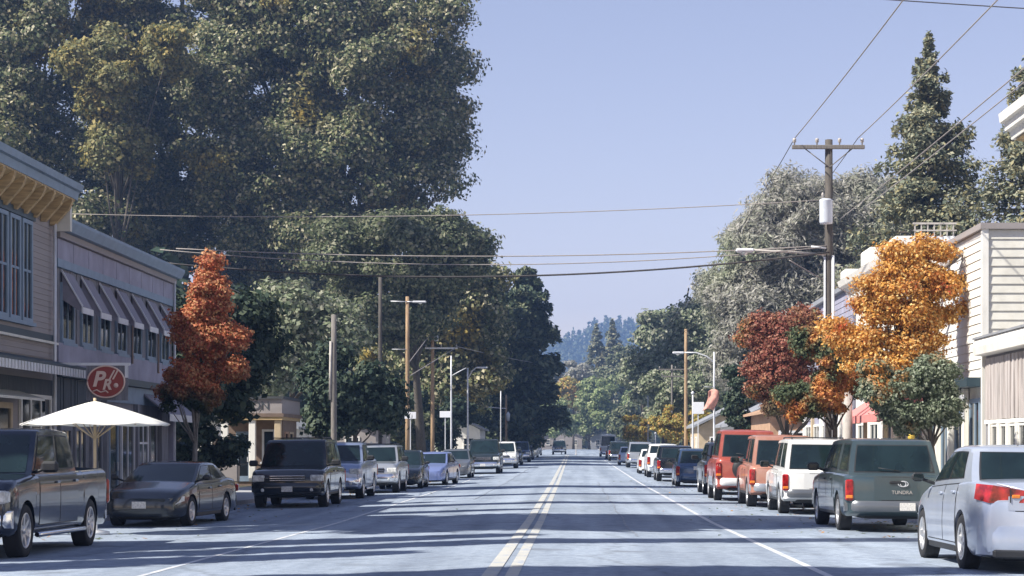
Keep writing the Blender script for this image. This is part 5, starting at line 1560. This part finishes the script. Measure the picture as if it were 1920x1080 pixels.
tree('mid green tree below the huge oak and behind the cable', (-12.5, 158), [E(800, 480, 130, 85, 150, 6), E(880, 480, 62, 60, 150, 5), E(720, 570, 120, 90, 150, 6), E(640, 480, 80, 70, 152, 5)],
     1.4, 90, 70000, .22, MIDG, tr=.4, limbs=14)
tree('dark broad tree behind the tan lamp poles', (-11, 178), [E(840, 600, 110, 95, 172, 7), E(890, 560, 65, 80, 172, 6), E(880, 690, 100, 70, 172, 6), E(780, 690, 90, 90, 178, 6)],
     1.6, 90, 60000, .28, OAK, tr=.5, limbs=14)
conifer('great dark cedar with layered branches left of the blue hill', 985, 500, 215, 0, 5.3, CEDAR, 26000, .36, power=.42, droop=.12, tr=.45, pitch=.95)
conifer('second dark cedar hiding behind the great one', 930, 500, 228, 0, 6.6, CEDAR, 16000, .40, power=.5, droop=.15, tr=.45)
tree('pale grey green tree behind the columned building', (-17.5, 118), [E(560, 600, 75, 70, 115, 4), E(520, 680, 70, 60, 115, 4), E(620, 620, 55, 60, 115, 3)], 1.1, 40, 22000, .22, PALEG, tr=.25, limbs=10)
tree('nearly black street tree just behind the grey topped pole', (-11.2, 99), [E(655, 722, 74, 72, 97, 3), E(635, 775, 56, 40, 97, 2.5), E(700, 770, 42, 50, 97, 2)], .8, 42, 24000, .18, DARKG, tr=.16, limbs=10)
tree('dark low tree right of the pale tan pole', (-12.2, 163), [E(850, 785, 45, 60, 162, 2.5), E(795, 770, 40, 55, 162, 2)], .8, 18, 9000, .24, DARKG, tr=.14, limbs=6)
tree('dark tree filling the gap beside the lilac building', (-17, 80), [E(380, 700, 90, 90, 78, 3), E(340, 620, 60, 80, 78, 3), E(450, 640, 70, 100, 80, 3)], .9, 46, 24000, .2, DARKG, tr=.2, limbs=8)
tree('dark shrub beside the lilac building wall', (-15.5, 76), [E(345, 820, 50, 70, 75, 1.5), E(400, 850, 40, 40, 75, 1.3)], .5, 14, 7000, .14, DARKG, tr=.08, limbs=5, cat='shrub', name='shrub')
tree('bushy dark understorey tree behind the board fences', (-15.5, 158), [E(725, 780, 50, 45, 158, 3), E(775, 800, 40, 40, 160, 3), E(690, 800, 40, 30, 150, 3)], .8, 22, 9000, .22, MIDG, tr=.12, limbs=6)
# street maple, left
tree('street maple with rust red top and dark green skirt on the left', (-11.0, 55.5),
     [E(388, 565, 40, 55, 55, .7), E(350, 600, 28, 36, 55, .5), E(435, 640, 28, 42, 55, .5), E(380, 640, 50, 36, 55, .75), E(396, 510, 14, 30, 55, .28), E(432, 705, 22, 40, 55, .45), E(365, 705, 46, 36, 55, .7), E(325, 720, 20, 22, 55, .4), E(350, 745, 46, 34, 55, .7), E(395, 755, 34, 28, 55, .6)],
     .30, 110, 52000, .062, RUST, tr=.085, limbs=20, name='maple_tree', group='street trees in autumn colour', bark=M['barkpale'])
# --- far centre
for k, (px, py, rx, ry, Y, m, lb) in enumerate((
        (1040, 775, 34, 42, 400, FARG, 'rounded light green tree left of the road end'), (1008, 745, 30, 32, 430, FARG, 'light green tree behind the orange shrub'),
        (1105, 760, 44, 52, 420, FARG, 'rounded green tree at the end of the road'), (1150, 745, 50, 60, 400, FARG, 'large green tree right of the road end'),
        (1165, 690, 50, 45, 420, MIDG, 'mid green tree above the road end on the right'), (1060, 705, 55, 32, 470, GREY, 'grey brown tree mass below the blue hill'),
        (1180, 790, 28, 40, 330, MIDG, 'dark green tree beside the white van'), (990, 720, 40, 55, 380, MIDG, 'shaded green tree under the great cedar'),
        (945, 780, 34, 50, 260, MIDG, 'green tree behind the high dark pickup'), (1075, 735, 30, 30, 450, YELG, 'yellowish tree in the middle of the far end'))):
    s = Y / F
    tree(lb, (at(px, 0, Y).x, Y + 1), [E(px, py, rx, ry, Y, rx * s * .8), E(px + rx * .4, py + ry * .5, rx * .6, ry * .55, Y, rx * s * .5), E(px - rx * .45, py + ry * .45, rx * .6, ry * .6, Y, rx * s * .5)],
         1.1 * Y / 400 + .3, 34, 9000, .42 * Y / 400, m, tr=.3, limbs=6, group='trees at the far end of the street')
conifer('pointed conifer left of the two before the blue hill', 1118, 607, 480, 0, 8.0, CEDARL, 7000, .5, power=.8, tr=.3)
conifer('pointed conifer right of the two before the blue hill', 1148, 597, 480, 0, 8.5, CEDARL, 7500, .5, power=.8, tr=.3)
tree('small orange shrub far down the left', (at(1000, 0, 215).x, 216), [E(1003, 812, 13, 18, 215, .8), E(985, 790, 16, 20, 215, .8)], .4, 16, 4000, .14, leaf_mat('orange_shrub_leaves', [(.62, .20, .05), (.5, .3, .08), (.66, .32, .07), (.3, .26, .09)]), tr=.07, limbs=4, cat='shrub', name='shrub')
# --- right side
tree('grey twiggy giant behind the utility pole', (17, 152),
     [E(1560, 420, 130, 85, 150, 7), E(1450, 470, 110, 90, 150, 7), E(1640, 430, 110, 100, 150, 6), E(1420, 590, 100, 100, 150, 6), E(1540, 580, 140, 100, 150, 7), E(1390, 680, 60, 70, 150, 4), E(1500, 380, 90, 45, 150, 5), E(1590, 365, 60, 35, 150, 4), E(1375, 560, 50, 70, 150, 4), E(1690, 380, 50, 45, 150, 4)],
     1.0, 420, 210000, .13, GREY, tr=.5, limbs=170, name='tree', asp=3.6, bark=M['barkpale'], shell=(.0, 1.3), flat=.9)
tree('green tree leaning toward the gap left of the grey giant', (9.5, 205), [E(1300, 620, 62, 85, 200, 5), E(1260, 700, 60, 60, 200, 5), E(1330, 560, 40, 50, 200, 4)], 1.4, 50, 34000, .26, PALEG, tr=.4)
tree('lighter green tree stepping down toward the blue hill', (9.2, 262), [E(1225, 640, 40, 60, 255, 4), E(1205, 710, 50, 55, 255, 4), E(1240, 600, 22, 28, 255, 2.5)], 1.4, 36, 16000, .38, PALEG, tr=.35)
tree('sage green tree behind the yellow street trees', (11, 190), [E(1250, 745, 70, 45, 190, 4), E(1320, 730, 50, 60, 188, 4)], 1.0, 30, 16000, .24, PALEG, tr=.3)
conifer('tall conifer rising behind the clapboard building', 1741, 58, 112, 0, 9.6, CEDARL, 70000, .15, power=.98, gap=.22, droop=.16, tr=.35, pitch=.62, zlow=.22)
conifer('conifer cut off by the right edge', 1940, 70, 106, 0, 6.6, CEDARL, 40000, .15, power=.72, gap=.22, droop=.10, tr=.35, pitch=.62, zlow=.22)
for k, (px, py, rx, ry, Y, lb) in enumerate(((1312, 800, 30, 32, 150, 'yellow green street tree nearest of the three on the right'), (1248, 795, 40, 36, 172, 'yellow green street tree in the middle of the three'), (1193, 802, 26, 26, 215, 'yellow green street tree farthest of the three'))):
    tree(lb, (at(px, 0, Y).x, Y), [E(px, py, rx, ry, Y), E(px + rx * .4, py + 8, rx * .5, ry * .6, Y)], .5, 26, 9000, .15, YELG, tr=.1, limbs=7, group='street trees in autumn colour')
tree('dark clipped evergreen left of the maroon maple', (8.9, 104), [E(1385, 775, 34, 42, 103, 1.0), E(1380, 725, 20, 40, 103, .6), E(1400, 800, 30, 26, 103, .9)], .4, 40, 13000, .13, DARKG, tr=.12, limbs=5, name='evergreen_tree')
tree('maroon leaved street maple with green underside on the right', (8.35, 75.5), [E(1470, 660, 72, 88, 75, 1.3), E(1440, 690, 55, 65, 75, 1.1), E(1520, 640, 50, 60, 75, 1.0), E(1530, 730, 60, 50, 74.5, 1.2), E(1480, 745, 68, 42, 75, 1.1), E(1420, 650, 36, 60, 75, .8), E(1490, 600, 50, 34, 75, .9)],
     .42, 110, 52000, .075, MAROON, tr=.12, limbs=22, name='maple_tree', group='street trees in autumn colour')
tree('orange maple mottled with green between the maroon one and the tallest', (7.9, 57.8), [E(1570, 650, 54, 60, 57.5, .9), E(1604, 690, 34, 58, 57.5, .6), E(1550, 735, 50, 48, 57.5, .8), E(1525, 640, 30, 34, 57.5, .5), E(1500, 750, 40, 32, 57.5, .6)],
     .34, 76, 40000, .065, OGREEN, tr=.10, limbs=16, name='maple_tree', group='street trees in autumn colour')
tree('tallest blazing orange maple before the clapboard building', (9.0, 53.5), [E(1700, 550, 92, 82, 53, 1.1), E(1715, 490, 66, 50, 53, .8), E(1640, 550, 46, 56, 53, .7), E(1765, 560, 42, 60, 53, .6), E(1650, 610, 58, 60, 53, .8), E(1735, 640, 52, 78, 53, .8), E(1700, 690, 60, 50, 53, .8), E(1785, 530, 20, 22, 53, .3), E(1620, 665, 40, 48, 53, .6), E(1660, 700, 46, 36, 53, .7), E(1590, 640, 40, 34, 53, .6), E(1560, 620, 34, 28, 54, .5), E(1745, 470, 34, 34, 53, .5)],
     .30, 175, 68000, .06, ORANGE, tr=.11, limbs=46, name='maple_tree', group='street trees in autumn colour', shell=(.1, 1.3))
tree('sage green street tree under the tallest orange maple', (8.75, 46), [E(1745, 705, 48, 46, 46, .7), E(1670, 735, 50, 36, 46, .7), E(1640, 700, 26, 30, 46, .4), E(1770, 755, 36, 45, 46, .6), E(1715, 775, 50, 28, 46, .6)],
     .26, 70, 36000, .055, SAGE, tr=.09, limbs=14, group='street trees in autumn colour')
# far-off wood as one mass
C_, N_ = [], []
for k in range(170):
    x = rng.uniform(-150, 150); y = rng.uniform(560, 660)
    if abs(x) < 130 or True:
        h = rng.uniform(9, 17) + (4 if abs(x) > 30 else 0)
        q = 620
        d = rng.normal(0, 1, (q, 3)); d /= np.linalg.norm(d, axis=1, keepdims=True)
        C_.append(np.array([x, y, 1.5 + h * .5]) + d * rng.uniform(.7, 1, (q, 1)) * np.array([5.5, 4, h * .52])); N_.append(d)
o = leaf_mesh('far_wood', np.concatenate(C_), np.concatenate(N_), 1.3, MIDG, None)
tag(o, 'distant wood closing the end of the street', 'wood', kind='stuff')
# wood behind the buildings on both sides
for nm, x0, x1, y0, y1, hh, lb, n in (('left_wood', -75, -22, 170, 330, 15, 'shaded wood behind the left side of the street', 60), ('right_wood', 16, 70, 190, 340, 13, 'wood behind the right side of the street', 60)):
    C_, N_ = [], []
    for k in range(n):
        x = rng.uniform(x0, x1); y = rng.uniform(y0, y1); h = hh * rng.uniform(.8, 1.25)
        q = 700
        d = rng.normal(0, 1, (q, 3)); d /= np.linalg.norm(d, axis=1, keepdims=True)
        C_.append(np.array([x, y, .5 + h * .5]) + d * rng.uniform(.7, 1, (q, 1)) * np.array([4.5, 4, h * .52])); N_.append(d)
    o = leaf_mesh('side_wood', np.concatenate(C_), np.concatenate(N_), .9, DARKG if x0 < 0 else MIDG, None)
    tag(o, lb, 'wood', kind='stuff')
# tall conifers off to the left whose shadows bar the road
ordn = ['first', 'second', 'third', 'fourth', 'fifth', 'sixth', 'seventh', 'eighth', 'ninth', 'tenth', 'eleventh']
tz = math.tan(R(SUN_AZ))
for k, (x, ys_, xt, rd, zl) in enumerate(((-17, 22.4, 4.5, 3.0, .45), (-17, 29.3, -3, 1.3, .55), (-17.5, 31.8, 9, .8, .3), (-17.5, 34.6, -1.5, 1.7, .6), (-20, 41.8, 6.8, 9.5, .60), (-21, 50.5, -2, 1.2, .4), (-22, 56.0, 8, 1.0, .3), (-25, 66.5, 8, .9, .3), (-29, 79, 7.5, 4.2, .2), (-52, 150, 8, 5, .2))):
    L_ = (-x + xt) / math.cos(R(SUN_AZ)); h = L_ * math.tan(R(SUN_EL)) * 1.04
    conifer('slender redwood behind the left shops, %s from the camera' % ordn[k], 0, None, ys_ + x * tz, h, rd, CEDAR, 11000, .5, group='slender redwoods behind the left shops', power=.55, droop=.1, tr=.3, x=x, zlow=zl, name='redwood_tree', pitch=.55)
# fallen leaves scattered along the kerbs
C_ = []
for k in range(1500):
    y = rng.uniform(34, 95); e_ = rng.exponential(1.1)
    x = cr_(y) - .1 - e_ if rng.uniform() < .7 else cl(y) + .1 + e_
    C_.append((x, y, G(x, y) + .012))
lo = leaf_mesh('fallen_leaves', np.array(C_), np.tile([0, 0, 4.0], (len(C_), 1)), .07, ORANGE, None)
tag(lo, 'scattered fallen leaves along both kerbs', 'fallen leaves', kind='stuff')
# blue hill
b = MB()
def hz_(x): x = x * .7; return 62 + 14 * math.sin(x * .010 + .6) + 6 * math.sin(x * .031) + 3 * math.sin(x * .09)
xs_ = np.linspace(-470, 600, 120)
b.grid(lambda x, v: (x, 1650 + v * 260 + 12 * math.sin(x * .05 + v * 4), -1 + (1.42 * hz_(x) * (1 - (1 - v) ** 2) + 3 * math.sin(x * .11 + v * 9) * v) if v < 1.01 else 0), xs_, np.linspace(0, 1, 12))
M['hill'] = mat('hill_forest', (0.045, 0.065, 0.05), .95, var=.5, scale=.06, stretch=(1, 1, .35))
tag(b.build('hills', M['hill']), None, kind='structure')
C_, N_ = [], []
for k in range(1300):
    x = rng.uniform(-170, 290); v = rng.uniform(.15, 1.0)
    zb_ = -1 + 1.42 * hz_(x) * (1 - (1 - v) ** 2); y = 1650 + v * 260
    h = rng.uniform(10, 22); q = 44
    t = rng.uniform(0, 1, q); a = rng.uniform(0, 2 * PI, q)
    rr = (1 - t) * h * .22
    C_.append(np.stack([x + rr * np.cos(a), y + rr * np.sin(a), zb_ + t * h], 1)); N_.append(np.stack([np.cos(a), np.sin(a), a * 0 + .4], 1))
o = leaf_mesh('hill_forest', np.concatenate(C_), np.concatenate(N_), 2.8, CEDAR, None)
tag(o, 'conifer forest covering the distant blue hill', 'forest', kind='stuff')

# ------------------------------------------------------------------ haze
hm = bpy.data.materials.new('haze_air'); hm.use_nodes = True
hn = hm.node_tree; hn.nodes.clear()
pv = hn.nodes.new('ShaderNodeVolumePrincipled')
pv.inputs['Color'].default_value = (0.34, 0.55, 1.0, 1)
pv.inputs['Density'].default_value = 0.00042
pv.inputs['Anisotropy'].default_value = 0.2
ho = hn.nodes.new('ShaderNodeOutputMaterial')
hn.links.new(pv.outputs[0], ho.inputs['Volume'])
b = MB(); b.box(-1000, 1000, -60, 2300, -3, 170)
o = b.build('haze', hm); tag(o, 'thin blue air between the street and the hills', 'haze', kind='stuff')
